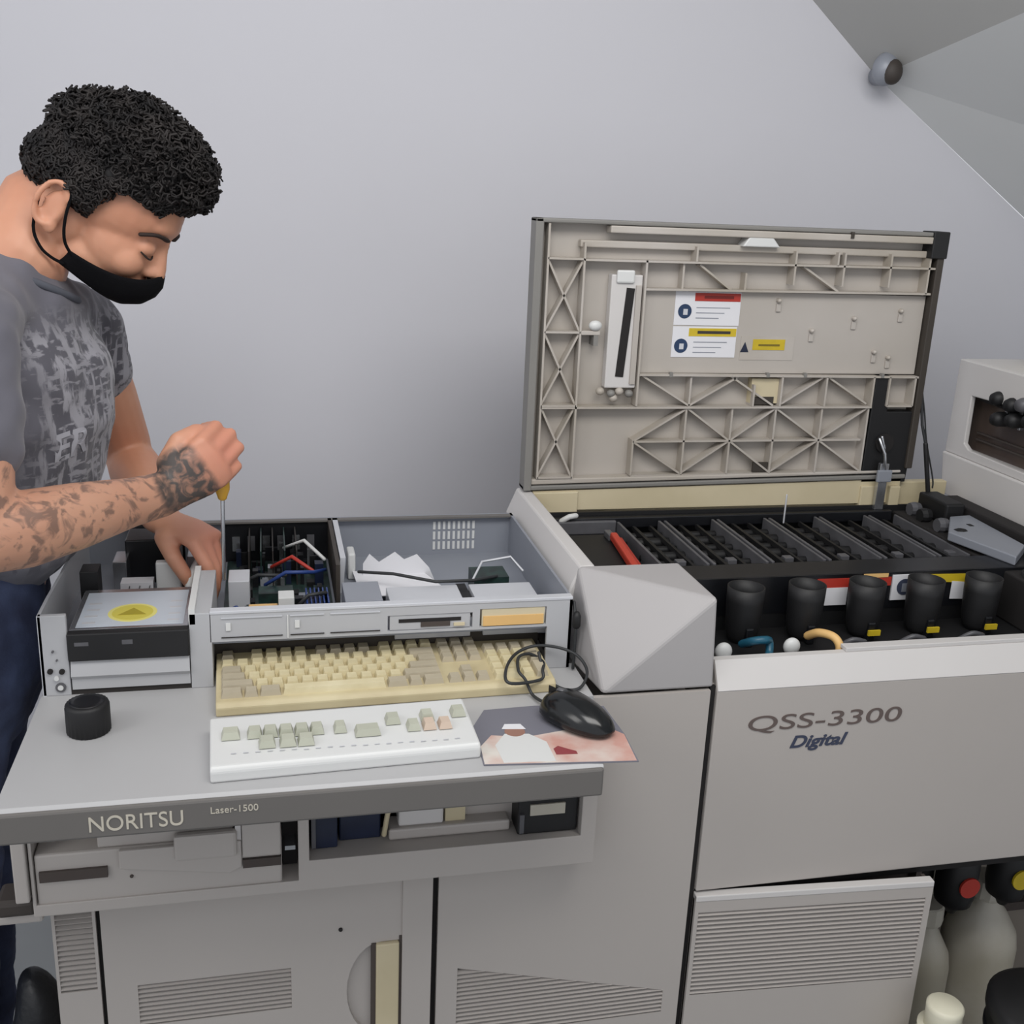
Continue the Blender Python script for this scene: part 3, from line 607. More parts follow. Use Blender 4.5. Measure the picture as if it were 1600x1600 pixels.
# black cups along the front
cx = [.690, .790, .891, .992, 1.094, 1.196]
lbl = ['black funnel cup leftmost, with blue tube below it', 'black funnel cup second from left, above the curved tan tube', 'black funnel cup below the red warning label, with a yellow tag',
       'black funnel cup between the two white labels, with a yellow tag', 'black funnel cup right of the yellow label, with a yellow tag', 'black funnel cup at the right edge of the picture']
for i, x in enumerate(cx):
    t = thing('funnel_cup', lbl[i], 'cup', (x, 1.385, .9552), group='black cups along the front of the open machine')
    MB().lathe([(.018, .955), (.0235, .965), (.0255, .978), (.0275, 1.02), (.028, 1.042), (.0262, 1.042), (.025, 1.02), (.022, .985), (.004, .982)], (x, 1.385, 0), 28).build('cup_body', MT['black'], t, True)
    MB().box(x-.006, x+.006, 1.356, 1.3685, .955, .985).build('spout_rib', MT['blackm'], t, bevel=.002)
    MB().lathe([(.0205, 1.0), (.0205, 1.004)], (x, 1.385, 0), 20).build('inner_float', MT['dark'], t)
    if i >= 2: MB().box(x-.008, x+.012, 1.351, 1.3545, .966, .9745).build('yellow_tag', MT['yellow'], t)
# tubes and bits in the front tray
def s_tube(pts, r, m, name, label, cat='tube', n=8): solo(MB().tube(smooth(pts), r, n).build(name, MT[m], None, True), label, cat)
s_tube([(.668, 1.335, .972), (.675, 1.315, .985), (.690, 1.310, .988), (.702, 1.318, .982), (.700, 1.31, .968), (.692, 1.300, .963)], .006, 'teal', 'blue_tube', 'dark blue tube curling in front of the leftmost black cup')
s_tube([(.778, 1.345, .975), (.784, 1.325, .988), (.796, 1.305, .990), (.802, 1.295, .980), (.802, 1.293, .964)], .0065, 'tan', 'tan_tube', 'curved tan tube in front of the second black cup')
for x, y, l in ((.632, 1.318, 'white oval knob beside the faceted machine corner'), (.741, 1.322, 'white oval knob between the blue tube and the tan tube')):
    solo(MB().ell((x, y, .970), (.013, .009, .0135)).build('oval_knob', MT['white'], None, True), l, 'knob', 'white knobs in the front tray')
for i, x in enumerate((.845, .945, 1.046)):
    s_tube([(x-.022, 1.33, .962), (x-.006, 1.322, .975), (x+.014, 1.325, .970), (x+.026, 1.34, .962)], .0042, 'rackedge', 'grey_hose',
           ['grey hose behind the front lip, between the second and third cups', 'grey hose behind the front lip, between the third and fourth cups', 'grey hose behind the front lip, between the fourth and fifth cups'][i], 'hose')
solo(MB().box(.604, .70, 1.296, 1.312, .9555, .964).build('steel_strip', MT['steel'], None, bevel=.002), 'thin steel strip lying in the tray behind the left end of the front panel', 'strip')
solo(MB().box(.815, .905, 1.300, 1.318, .9555, .972).build('grey_block', MT['rackedge'], None, bevel=.003), 'flat grey block in the front tray right of the tan tube', 'block')

# ------------------------------------------------------------------ raised lid
LX0, LX1, LZ0, LZ1, Y0, Y1 = .434, 1.192, 1.086, 1.550, 1.766, 1.792
t = thing('raised_lid', 'raised beige plastic lid showing its ribbed underside with warning labels', 'lid', (.81, 1.79, 1.086)); LD = t
MB().prism([(LX0+.002, LZ0), (LX1-.01, LZ0+.010), (LX1-.002, LZ1-.002), (LX0+.002, LZ1-.002)], Y1, Y1+.008).build('panel', MT['lid'], t)
MB().box(LX0, LX0+.014, Y0-.002, Y1+.008, LZ0, LZ1).build('left_edge', MT['lidedge'], t, bevel=.002)
MB().box(LX0, LX1, Y0-.002, Y1+.008, LZ1-.007, LZ1).build('top_edge', MT['lidedge'], t, bevel=.002)
MB().box(LX1-.014, LX1, Y0-.002, Y1+.008, LZ0+.03, LZ1).build('right_edge', MT['liddark'], t, bevel=.002)
MB().prism([(LX0, LZ0), (LX1-.01, LZ0+.010), (LX1-.01, LZ0+.018), (LX0, LZ0+.008)], Y0, Y1+.008).build('bottom_edge', MT['lidedge'], t, bevel=.002)
MB().prism([(LX0+.014, LZ0+.010), (LX1-.02, LZ0+.021), (LX1-.02, LZ0+.026), (LX0+.014, LZ0+.020)], Y0+.002, Y1).build('hinge_rail', MT['lidr'], t, bevel=.002)
MB().box(.562, LX1-.02, Y0-.004, Y1, LZ1-.020, LZ1-.008).build('top_rail', MT['lidr'], t, bevel=.002)
MB().box(1.000, 1.006, Y0-.006, Y1, LZ1-.015, LZ1-.004).build('rail_pin', MT['liddark'], t)
MB().box(LX1-.030, LX1+.002, Y0-.006, Y1+.008, LZ1-.045, LZ1+.002).build('corner_cap', MT['black'], t, bevel=.002)
MB().prism([(.80, 1.515), (.812, 1.532), (.855, 1.532), (.870, 1.515)], Y0-.003, Y1).build('latch_hood', MT['white'], t, bevel=.002)
MB().box(.515, 1.178, Y0+.010, Y1, 1.505, 1.517).build('step', MT['lidr'], t, bevel=.002)
def rib(p, q, th=.0034, y=Y0+.002): return MB().bar((p[0], (y+Y1)/2, p[1]), (q[0], (y+Y1)/2, q[1]), Y1-y, th, (0, 0, 1) if abs(q[0]-p[0]) > 1e-6 else (1, 0, 0)).build('rib', MT['lidr'], t)
def ribs(y, *l):
    for p, q in l: rib(p, q, .0034, y)
c0, c1 = .458, .521
ribs(Y0, ((c0, 1.107), (c0, 1.542)), ((c1, 1.107), (c1, 1.513)), ((c0, 1.486), (c1, 1.486)), ((c0, 1.364), (c1, 1.364)), ((c0, 1.237), (c1, 1.237)), ((c0, 1.109), (c1, 1.109)))
for a, b in ((1.486, 1.364), (1.364, 1.237), (1.237, 1.109)): ribs(Y0+.004, ((c0, a), (c1, b)), ((c1, a), (c0, b)))
ribs(Y0, ((.521, 1.485), (1.178, 1.487)), ((.633, 1.439), (1.176, 1.442)), ((.631, 1.237), (.631, 1.487)), ((.458, 1.234), (1.090, 1.234)), ((.633, 1.292), (1.178, 1.290)))
ribs(Y0+.006, ((.729, 1.482), (.790, 1.441)), ((.923, 1.484), (.995, 1.442)), ((.816, 1.441), (.816, 1.47)), ((.70, 1.441), (.70, 1.485)))
ribs(Y0, ((.904, 1.452), (.904, 1.510)), ((.998, 1.452), (.998, 1.51)), ((1.089, 1.452), (1.089, 1.510)), ((1.166, 1.442), (1.166, 1.513)), ((.985, 1.487), (.985, 1.51)), ((.72, 1.487), (.72, 1.512)))
ribs(Y0+.004, ((.640, 1.290), (.731, 1.237)), ((.731, 1.237), (.822, 1.290)), ((.806, 1.29), (.893, 1.237)), ((.909, 1.240), (.986, 1.288)), ((.999, 1.288), (1.080, 1.240)), ((.731, 1.237), (.731, 1.288)))
ribs(Y0, ((.905, 1.236), (.905, 1.290)), ((.993, 1.236), (.993, 1.290)), ((1.088, 1.236), (1.088, 1.290)), ((1.1205, 1.236), (1.1205, 1.290)), ((1.173, 1.236), (1.173, 1.290)), ((1.1205, 1.236), (1.173, 1.236)), ((.852, 1.236), (.852, 1.275)))
ribs(Y0+.003, ((.631, 1.172), (1.078, 1.172)), ((.631, 1.109), (1.090, 1.109)), ((.631, 1.110), (.631, 1.175)), ((.727, 1.110), (.727, 1.232)), ((.815, 1.110), (.815, 1.232)), ((.900, 1.110), (.900, 1.232)), ((.992, 1.110), (.992, 1.232)), ((1.086, 1.109), (1.086, 1.234)))
ribs(Y0+.004, ((.631, 1.172), (.729, 1.232)), ((.729, 1.232), (.815, 1.172)), ((.815, 1.172), (.900, 1.112)), ((.631, 1.172), (.725, 1.112)), ((.725, 1.112), (.815, 1.172)), ((.815, 1.172), (.900, 1.232)),
     ((.900, 1.232), (.992, 1.172)), ((.992, 1.172), (1.084, 1.232)), ((.900, 1.112), (.992, 1.172)), ((.992, 1.172), (1.084, 1.112)))
MB().box(.850, .903, Y0+.010, Y1, 1.240, 1.285).build('dark_pocket', MT['ledge'], t)
MB().box(.852, .895, Y0+.008, Y0+.0095, 1.238, 1.252).build('pocket_shadow_gap', MT['liddark'], t)
MB().box(.868, .898, Y0+.006, Y0+.010, 1.112, 1.130).build('small_pocket', MT['liddark'], t)
MB().box(.636, 1.176, Y1-.012, Y1, 1.294, 1.437).build('raised_field', MT['lid'], t)
# slot fitting
sf = MB().box(.572, .628, Y0+.006, Y1, 1.268, 1.462).build('slot_fitting', MT['beige_lt'], t, bevel=.002)
MB().bar((.607, Y0+.0055, 1.440), (.597, Y0+.0055, 1.288), .002, .0145, (1, 0, 0)).build('slot', MT['dark'], sf)
MB().box(.616, .626, Y0+.002, Y0+.007, 1.275, 1.445).build('slot_rail', MT['lid'], sf, bevel=.001)
MB().box(.580, .612, Y0+.001, Y0+.007, 1.448, 1.470).build('slot_cap', MT['white'], sf, bevel=.003)
for k, (xx, zz) in enumerate(((.565, 1.262), (.585, 1.258), (.60, 1.262), (.618, 1.258), (.59, 1.25))):
    MB().ell((xx, Y0+.008, zz), (.008, .008, .007), n=10, k=6).build('clip', MT['lidedge' if k % 2 else 'lidr'], sf, True)
MB().box(.523, .556, Y0, Y1, 1.360, 1.367).build('bracket_arm', MT['lidr'], t, bevel=.001)
MB().ell((.547, Y0+.002, 1.376), (.012, .008, .009), n=12, k=8).build('catch', MT['white'], t, True)
MB().box(.545, .553, Y0, Y1, 1.342, 1.360).build('catch_leg', MT['lidedge'], t)
# labels on the lid
YL = Y1-.0122
l1 = MB().box(.692, .814, YL-.0008, YL, 1.378, 1.436).build('warning_label', MT['paper'], t)
MB().box(.728, .813, YL-.0014, YL-.0008, 1.420, 1.434).build('red_band', MT['red'], l1)
l2 = MB().box(.692, .812, YL-.0008, YL, 1.322, 1.376).build('caution_label', MT['paper'], t)
MB().box(.722, .811, YL-.0014, YL-.0008, 1.359, 1.373).build('yellow_band', MT['yellow'], l2)
MB().box(.738, .80, YL-.0018, YL-.0014, 1.3635, 1.3685).build('band_text', MT['liddark'], l2)
MB().box(.745, .80, YL-.0018, YL-.0014, 1.4245, 1.4295).build('band_text', mat('dark_red_print', (110, 28, 24), .6), l1)
for par, zc, xc in ((l1, 1.402, .711), (l2, 1.342, .709)):
    MB().lathe([(.0125, 0), (.0125, .0005)], (xc, YL-.0008, zc), 24, Euler((PI/2, 0, 0)).to_matrix().to_4x4()).build('blue_disc', MT['blue'], par)
    MB().box(xc-.003, xc+.005, YL-.0019, YL-.0014, zc-.006, zc+.004).build('disc_figure', MT['caselt'], par)
    for k in range(3): MB().box(.732, .795-.01*k, YL-.0012, YL-.0008, zc+.006-.009*k, zc+.0075-.009*k).build('fine_print', MT['case'], par)
l3 = MB().box(.822, .925, YL-.0008, YL, 1.318, 1.360).build('small_caution_label', MT['lidr'], t)
MB().box(.845, .907, YL-.0014, YL-.0008, 1.336, 1.355).build('yellow_band', MT['yellow'], l3)
MB().box(.856, .897, YL-.0018, YL-.0014, 1.343, 1.3465).build('band_text', mat('olive_print', (120, 104, 30), .6), l3)
MB().prism([(.822, 1.332), (.838, 1.332), (.830, 1.350)], YL-.0014, YL-.0008).build('dark_triangle', MT['navy'], l3)
for xx, zz in ((.885, 1.424), (.955, 1.372), (1.036, 1.395), (1.085, 1.335), (1.128, 1.41), (1.115, 1.325)):
    MB().tube([(xx, YL, zz), (xx, YL-.006, zz)], .004, 8).build('stud', MT['lidr'], t, True)
    MB().box(xx-.003, xx+.006, YL-.003, YL, zz-.020, zz-.006).build('stud_foot', MT['lid'], t, bevel=.001)
for xx in (.688, .872, .945, 1.10): MB().box(xx, xx+.006, Y0-.001, Y0+.006, 1.289, 1.297).build('notch', MT['lidedge'], t)
bk = MB().prism([(1.090, 1.088), (1.185, 1.088), (1.192, 1.225), (1.126, 1.225), (1.126, 1.292), (1.0935, 1.292)], Y0+.004, Y1+.002).build('hinge_bracket', MT['black'], t, bevel=.002)
MB().lathe([(.018, 0), (.018, .005)], (1.128, Y0+.004, 1.165), 20, Euler((PI/2, 0, 0)).to_matrix().to_4x4()).build('pivot', MT['dark'], bk)
MB().tube([(1.118, Y0-.004, 1.178), (1.124, Y0-.006, 1.16), (1.126, Y0-.006, 1.145)], .003).build('pin', MT['steel'], bk, True)
for zz in (1.225, 1.292):
    pass
t = thing('lid_stay', 'thin black stay and cord running from the lid to the right of the tank', 'stay', (1.22, 1.75, 1.06))
MB().tube([(1.189, 1.780, 1.300), (1.200, 1.765, 1.20), (1.208, 1.757, 1.165)], .0028).build('rod', MT['cable'], t, True)
MB().tube([(1.208, 1.757, 1.165), (1.224, 1.75, 1.075)], .0045).build('cylinder', MT['black'], t, True)
MB().tube(smooth([(1.190, 1.781, 1.295), (1.206, 1.772, 1.22), (1.214, 1.765, 1.17), (1.234, 1.757, 1.10), (1.236, 1.755, 1.08)]), .0015, 6).build('cord', MT['cable'], t, True)

# ------------------------------------------------------------------ white feeder unit on the right
t = thing('feeder_unit', 'tall white unit with a brown tinted window at the right edge', 'machine', (1.5, 1.55, 1.0505))
MB().prism([(1.25, 1.0505), (1.822, 1.0505), (1.838, 1.132), (1.25, 1.132)], 1.303, 1.74, 'x').build('lower_body', MT['beige_lt'], t, bevel=.003)
sh = plate([(1.25, 1.1322), (1.837, 1.1322), (1.835, 1.315), (1.25, 1.315)], [[(1.27, 1.142), (1.765, 1.150), (1.782, 1.160), (1.783, 1.252), (1.27, 1.262)]], 1.308, 1.318, 'x').build('side_cover', MT['beige_lt'], t, bevel=.002)
MB().box(1.318, 1.74, 1.25, 1.836, 1.1322, 1.142).build('cover_base', MT['beige_lt'], t)
MB().box(1.318, 1.74, 1.25, 1.836, 1.300, 1.315).build('cover_top', MT['beige_lt'], t, bevel=.002)
MB().box(1.318, 1.74, 1.822, 1.836, 1.142, 1.300).build('cover_back', MT['beige_lt'], t)
MB().box(1.345, 1.350, 1.255, 1.82, 1.142, 1.300).build('inner_panel', MT['window'], t)
for zz in (1.165, 1.178): MB().box(1.338, 1.345, 1.27, 1.79, zz, zz+.003).build('panel_ridge', MT['brown'], t)
for k, (yy, zz) in enumerate([(1.705, 1.262), (1.665, 1.258), (1.635, 1.264), (1.695, 1.226), (1.655, 1.232), (1.61, 1.24), (1.59, 1.225)]):
    MB().lathe([(.010, -.03), (.014, -.02), (.014, .012), (.008, .02)], (1.325, yy, zz), 14, Euler((0, PI/2, 0)).to_matrix().to_4x4()).build('roller_knob', MT['black' if k != 2 else 'rackedge'], t, True)
MB().bar((1.33, 1.78, 1.249), (1.33, 1.60, 1.244), .012, .010).build('roller_bar', MT['dark'], t)
for k, yy in enumerate((1.688, 1.648, 1.60)): MB().box(1.318, 1.328, yy, yy+.007, 1.215, 1.262).build('bright_pin', MT['steel'], t, bevel=.001)
t = thing('yellow_bottle', 'pale yellow translucent bottle standing on top of the white unit', 'bottle', (1.438, 1.70, 1.3152))
MB().lathe([(.050, 0), (.056, .006), (.0565, .05), (.054, .085), (.040, .11), (.022, .125), (.018, .13), (.018, .145)], (1.438, 1.70, 1.3152), 28).build('bottle_body', MT['ybot'], t, True)
MB().lathe([(.021, .145), (.021, .170), (.018, .172)], (1.438, 1.70, 1.3152), 24, rib=.04).build('bottle_cap', MT['cream'], t)

# ------------------------------------------------------------------ bottles in the open lower bay
def jug(x, y, z0, r, h, label, name='chemical_bottle', mm='bottle', cap='black', disc=None, capr=.026):
    t = thing(name, label, 'bottle', (x, y, z0))
    MB().lathe([(r*.95, 0), (r, .006), (r, h*.72), (r*.92, h*.8), (r*.6, h*.9), (capr*.8, h*.95), (capr*.8, h)], (x, y, z0), 28).build('bottle_body', MT[mm], t, True)
    MB().lathe([(capr, h*.985), (capr*1.05, h), (capr, h+.03), (capr*.9, h+.032)], (x, y, z0), 24, rib=.04).build('bottle_cap', MT[cap], t)
    if disc:
        MB().lathe([(.017, 0), (.017, .003)], (x, y-capr-.002, z0+h+.012), 20, Euler((PI/2, 0, 0)).to_matrix().to_4x4()).build('cap_disc', MT[disc], t)
    return t
def nozzle(x, y, z, label, col):
    t = thing('supply_nozzle', label, 'nozzle', (x, y, z), group='black supply nozzles in the lower bay')
    MB().lathe([(.008, -.075), (.012, -.066), (.030, -.052), (.034, -.03), (.034, .03), (.028, .042)], (x, y, z), 24).build('nozzle_body', MT['black'], t, True)
    MB().lathe([(.0185, 0), (.0185, .004)], (x, y-.0335, z-.004), 20, Euler((PI/2, 0, 0)).to_matrix().to_4x4()).build('coloured_disc', MT[col], t)
    MB().tube(smooth([(x, y, z+.04), (x+.005, y+.01, z+.07), (x+.02, y+.03, z+.12)]), .008).build('hose', MT['rackedge'], t, True)
nozzle(1.126, 1.36, .512, 'black supply nozzle with a red disc beside the vent panel', 'red')
nozzle(1.226, 1.36, .516, 'black supply nozzle with a yellow disc at the right edge', 'yellow')
solo(MB().lathe([(.016, 0), (.018, .004), (.018, .09), (.014, .10)], (1.090, 1.40, .445), 20).build('black_valve', MT['black'], None, True), 'black valve standing just behind the vent panel edge', 'valve')
jug(1.125, 1.42, .0505, .055, .33, 'milky bottle behind the vent panel edge under the red nozzle', capr=.030, cap='bottle')
jug(1.255, 1.43, .0505, .065, .36, 'milky bottle at the right edge under the yellow nozzle', capr=.030, cap='bottle')
jug(1.19, 1.535, .3185, .034, .13, 'small milky bottle on the inner shelf between two nozzles', capr=.018, cap='bottle')
jug(1.09, 1.535, .3185, .034, .10, 'small milky bottle on the inner shelf at its left end', capr=.018, cap='bottle')
t = thing('cream_capped_bottle', 'cream bottle with a wide round cap standing in front of the lower bay', 'bottle', (.984, 1.16, 0))
MB().lathe([(.055, -.018), (.060, -.01), (.060, .29), (.056, .33), (.040, .352), (.032, .358), (.032, .375)], (.984, 1.16, .018), 32).build('bottle_body', MT['cream'], t, True)
MB().lathe([(.034, .373), (.0355, .375), (.0355, .379)], (.984, 1.16, .018), 32).build('neck_ring', MT['cream'], t, True)
MB().lathe([(.0265, .379), (.027, .405), (.0275, .411), (.0275, .417), (.024, .4205)], (.984, 1.16, .018), 36).build('bottle_cap', MT['cream'], t, True)
t = thing('black_bin', 'round black drum at the lower right corner', 'drum', (1.118, 1.10, 0))
MB().lathe([(.072, 0), (.082, .01), (.086, .44), (.090, .444), (.090, .460), (.080, .467), (.02, .473), (.002, .474)], (1.118, 1.10, 0), 40).build('drum_body', MT['black'], t, True)
MB().lathe([(.085, .405), (.088, .408), (.088, .415), (.085, .418)], (1.118, 1.10, 0), 40).build('drum_ring', MT['blackm'], t, True)

# ------------------------------------------------------------------ dark bag on the floor at the left
random.seed(11)
b = MB().ell((-.342, 1.42, .20), (.046, .13, .20), n=28, k=18); b.ell((-.346, 1.39, .41), (.036, .055, .085), n=20, k=12)
b.v = [tuple(Vector(v)+Vector((math.sin(v[2]*38+v[1]*30)*.005, math.sin(v[0]*55+v[2]*22)*.005, 0))) for v in b.v]
solo(b.build('black_rubbish_bag', MT['bag'], None, True), 'crumpled black bag on the floor left of the cabinet', 'bag')
s_tube([(-.345, 1.345, .44), (-.338, 1.315, .38), (-.352, 1.295, .30), (-.338, 1.28, .22)], .005, 'rackedge', 'bag_cord', 'grey cord hanging over the black bag left of the cabinet', 'cord')
# ------------------------------------------------------------------ the person
V = Vector
pr = thing('person', 'person in grey printed t-shirt, dark jeans and black mask bending over the open computer', 'person', (-.50, 1.53, 0))
th, ya = math.radians(33), math.radians(-13)
HF = V((math.cos(th)*math.cos(ya), math.cos(th)*math.sin(ya), -math.sin(th)))
HS = V((-math.sin(ya), math.cos(ya), 0)); HU = HF.cross(HS)
HC = V((-.188, 1.555, 1.572)); HM = Matrix((HF, HS, HU)).transposed().to_4x4(); HM.translation = HC
H3 = Matrix((HF, HS, HU)).transposed().to_4x4()
def h(f, s, u): return HM @ V((f, s, u))
SR, ER, WR = V((-.350, 1.385, 1.410)), V((-.318, 1.235, 1.195)), V((-.135, 1.42, 1.192))
SL, EL, WL = V((-.270, 1.70, 1.375)), V((-.228, 1.835, 1.140)), V((-.158, 1.605, 1.098))
lat = V((.16, .98, -.02)).normalized()
def lerp(a, b, t): return a+(b-a)*t

bd = MB()
# head
for c, r in [((-.010, 0, .010), (.086, .072, .080)), ((.020, 0, .0), (.074, .068, .070)), ((.035, 0, -.052), (.056, .056, .062)), ((.052, 0, -.094), (.036, .036, .026)),
             ((.074, 0, -.004), (.021, .044, .018)), ((.060, .028, -.062), (.026, .024, .026)), ((.060, -.028, -.062), (.026, .024, .026)),
             ((.0745, .029, -.036), (.0145, .0165, .0125)), ((.0745, -.029, -.036), (.0145, .0165, .0125)), ((.080, 0, -.088), (.014, .022, .012)), ((.015, .030, -.092), (.040, .022, .024)), ((.015, -.030, -.092), (.040, .022, .024)), ((-.03, .04, -.06), (.035, .025, .04)), ((-.03, -.04, -.06), (.035, .025, .04))]:
    bd.ell(h(*c), r, H3, 24, 16)
bd.tube([h(.084, 0, -.014), h(.087, 0, -.032), h(.094, 0, -.050), h(.099, 0, -.064)], [(.0085, .008), (.0085, .009), (.011, .010), (.013, .011)], 12)
for s in (-1, 1): bd.ell(h(.089, .012*s, -.066), (.011, .0075, .008), H3, 12, 8)
# ears
for s in (-1, 1):
    ring = [h(-.034+.017*math.cos(a), s*(.079+.008*(1-math.cos(a))*.5), -.044+.029*math.sin(a)) for a in [PI*.15+2*PI*i/16*.86 for i in range(15)]]
    bd.tube(ring, .0045, 8); bd.ell(h(-.030, s*.075, -.048), (.017, .006, .026), H3, 14, 10); bd.ell(h(-.024, s*.078, -.072), (.009, .006, .010), H3, 12, 8)
    bd.tube([h(-.030, s*.078, -.030), h(-.020, s*.080, -.045), h(-.022, s*.080, -.060)], .003, 8)
# neck and trunk core
bd.tube([h(-.045, 0, -.035), h(-.070, 0, -.075), V((-.308, 1.55, 1.488)), V((-.352, 1.55, 1.448)), V((-.38, 1.55, 1.43))], [(.052, .050), (.055, .054), (.062, .062), (.075, .072), (.08, .07)], 20, flat=HF)
bd.tube([V((-.345, 1.55, 1.38)), V((-.352, 1.55, 1.28)), V((-.375, 1.54, 1.15)), V((-.405, 1.53, 1.04)), V((-.44, 1.525, .95)), V((-.445, 1.525, .90))],
        [(.14, .075), (.145, .095), (.13, .09), (.125, .088), (.13, .09), (.12, .08)], 24, flat=(1, -.15, 0))
bd.tube([SR+V((-.01, .04, .0)), V((-.325, 1.55, 1.415)), SL+V((-.01, -.04, 0))], [.048, .055, .048], 16)
# arms
bd.tube([SR, lerp(SR, ER, .5), lerp(SR, ER, .9), ER], [.050, .047, .040, .039], 18)
bd.tube([ER, lerp(ER, WR, .22), lerp(ER, WR, .5), lerp(ER, WR, .8), WR], [(.039, .040), (.046, .043), (.041, .037), (.032, .026), (.030, .023)], 20, flat=(.2, -1, 0))
bd.tube([SL, lerp(SL, EL, .5), lerp(SL, EL, .9), EL], [.048, .047, .042, .038], 18)
bd.tube([EL, lerp(EL, WL, .25), lerp(EL, WL, .6), WL], [(.038, .038), (.043, .040), (.034, .030), (.028, .021)], 20, flat=(0, 0, 1))
for q in (.10, .18): pass
# hands
def hand(W, e1, e3, sgn, curls, thumb, scale=1.0):
    e1 = e1.normalized(); e3 = (e3-e1*e3.dot(e1)).normalized(); e2 = e3.cross(e1)*sgn
    s = scale
    def p(a, b, c): return W+e1*a*s+e2*b*s+e3*c*s
    bd.tube([W-e1*.01, p(.020, 0, 0), p(.050, 0, .002), p(.080, .001, .001)], [(.028*s, .021*s), (.032*s, .019*s), (.038*s, .017*s), (.038*s, .0135*s)], 20, flat=e3)
    bd.ell(p(.035, .024, -.010), (.020*s, .020*s, .020*s))
    offs = [.030, .010, -.010, -.029]; ln = [(.042, .026, .020), (.046, .029, .021), (.043, .027, .020), (.034, .021, .018)]; rr = [.0098, .0100, .0095, .0086]
    tips = []
    for k in range(4):
        q = p(.082-(.004 if k in (0, 3) else 0)-(.006 if k == 3 else 0), offs[k], .001); pts = [q-e1*.012, q]; a = 0
        for j in range(3):
            a = math.radians(curls[k][j]); d = e1*math.cos(a)-e3*math.sin(a)+e2*(curls[k][3] if len(curls[k]) > 3 else 0)
            q = q+d.normalized()*ln[k][j]*s; pts.append(q)
        r_ = rr[k]*s
        bd.tube(smooth(pts, 3), [r_*1.08]*3+[r_*1.1]+[r_*.98]*3+[r_]*2+[r_*.92]*2+[r_*.85]*2, 12) if False else bd.tube(pts, [r_*1.05, r_*1.15, r_*1.02, r_*.95, r_*.78], 12)
        tips.append((pts, r_, a))
    tp = [p(*c) for c in thumb]; bd.tube(tp, [.0165*s, .0125*s, .011*s, .0088*s][:len(tp)], 12)
    return e1, e2, e3, tips, tp
e1r = V((.80, .28, .50)); e3r = V((.30, -.94, .06))
R_ = hand(WR, e1r, e3r, 1 if V((.30, -.94, .06)).cross(e1r).z > 0 else -1,
          [(38, 118, 185), (32, 112, 178), (28, 106, 172), (26, 100, 168)], [(.028, .028, -.012), (.058, .046, -.016), (.085, .040, -.024), (.102, .026, -.034)], .98)
e1l = V((.80, -.52, -.22)); e3l = V((.30, -.10, .95))
L_ = hand(WL, e1l, e3l, 1 if e3l.cross(e1l).y < 0 else -1,
          [(42, 62, 74, -.05), (50, 76, 90), (58, 86, 104), (64, 96, 118)], [(.028, .026, -.012), (.058, .040, -.030), (.080, .034, -.052), (.092, .024, -.072)], .98)
bd.xf(WM[pr.name].inverted())
me = bd.mesh('body', None); tmp = bpy.data.objects.new('body_source', me); COL.objects.link(tmp)
rm = tmp.modifiers.new('r', 'REMESH'); rm.mode = 'VOXEL'; rm.voxel_size = .0034
sm = tmp.modifiers.new('s', 'SMOOTH'); sm.factor = .5; sm.iterations = 4
bpy.context.view_layer.update()
bme = bpy.data.meshes.new_from_object(tmp.evaluated_get(bpy.context.evaluated_depsgraph_get())); bme.name = 'body'
bpy.data.objects.remove(tmp)
for p_ in bme.polygons: p_.use_smooth = True
# tattooed skin: amount of ink per vertex along the near forearm and the back of that hand
att = bme.color_attributes.new('ink', 'FLOAT_COLOR', 'POINT')
O = WM[pr.name]; hand_c = WR+R_[0]*.035+R_[2]*.015
vals = []
for v in bme.vertices:
    c = O @ v.co; ax = WR-ER; t_ = (c-ER).dot(ax)/ax.length_squared; near = (c-(ER+ax*max(0, min(1, t_)))).length
    up_ = SR-ER; t2 = (c-ER).dot(up_)/up_.length_squared; near2 = (c-(ER+up_*max(0, min(1, t2)))).length
    k = 1 if ((t_ > -.2 and t_ < 1.02 and near < .062) or (0 <= t2 < .9 and near2 < .065)) else 0
    hd = max(0, min(1, (.052-(c-hand_c).length)/.010))*max(0, min(1, (.032-(c-hand_c).dot(R_[0]))/.010))
    red = max(0, 1-min((c-q).length for q in (WR+R_[0]*.10, WL+L_[0]*.09))/.075)
    vals += [k*.75, hd, red, 1]
att.data.foreach_set('color', vals)
sk = bpy.data.materials.new('skin'); sk.use_nodes = True; nt = sk.node_tree; bs = nt.nodes['Principled BSDF']; N_ = nt.nodes.new; Lk = nt.links.new
tc = N_('ShaderNodeTexCoord'); at_ = N_('ShaderNodeVertexColor'); at_.layer_name = 'ink'; sep = N_('ShaderNodeSeparateColor'); Lk(at_.outputs['Color'], sep.inputs[0])
def noise(scale, lo, hi, detail=4, dist=0):
    n = N_('ShaderNodeTexNoise'); n.inputs['Scale'].default_value = scale; n.inputs['Detail'].default_value = detail; n.inputs['Distortion'].default_value = dist; Lk(tc.outputs['Object'], n.inputs['Vector'])
    m = N_('ShaderNodeMapRange'); m.inputs[1].default_value = lo; m.inputs[2].default_value = hi; Lk(n.outputs['Fac'], m.inputs[0]); return m.outputs[0]
def mix(f, a, b):
    m = N_('ShaderNodeMix'); m.data_type = 'RGBA'
    for i, x in ((0, f), (6, a), (7, b)):
        if isinstance(x, (tuple, float, int)): m.inputs[i].default_value = x if i == 0 else (*x, 1)
        else: Lk(x, m.inputs[i])
    return m.outputs[2]
def mul(a, b):
    m = N_('ShaderNodeMath'); m.operation = 'MULTIPLY'
    for i, x in enumerate((a, b)):
        if isinstance(x, (float, int)): m.inputs[i].default_value = x
        else: Lk(x, m.inputs[i])
    return m.outputs[0]
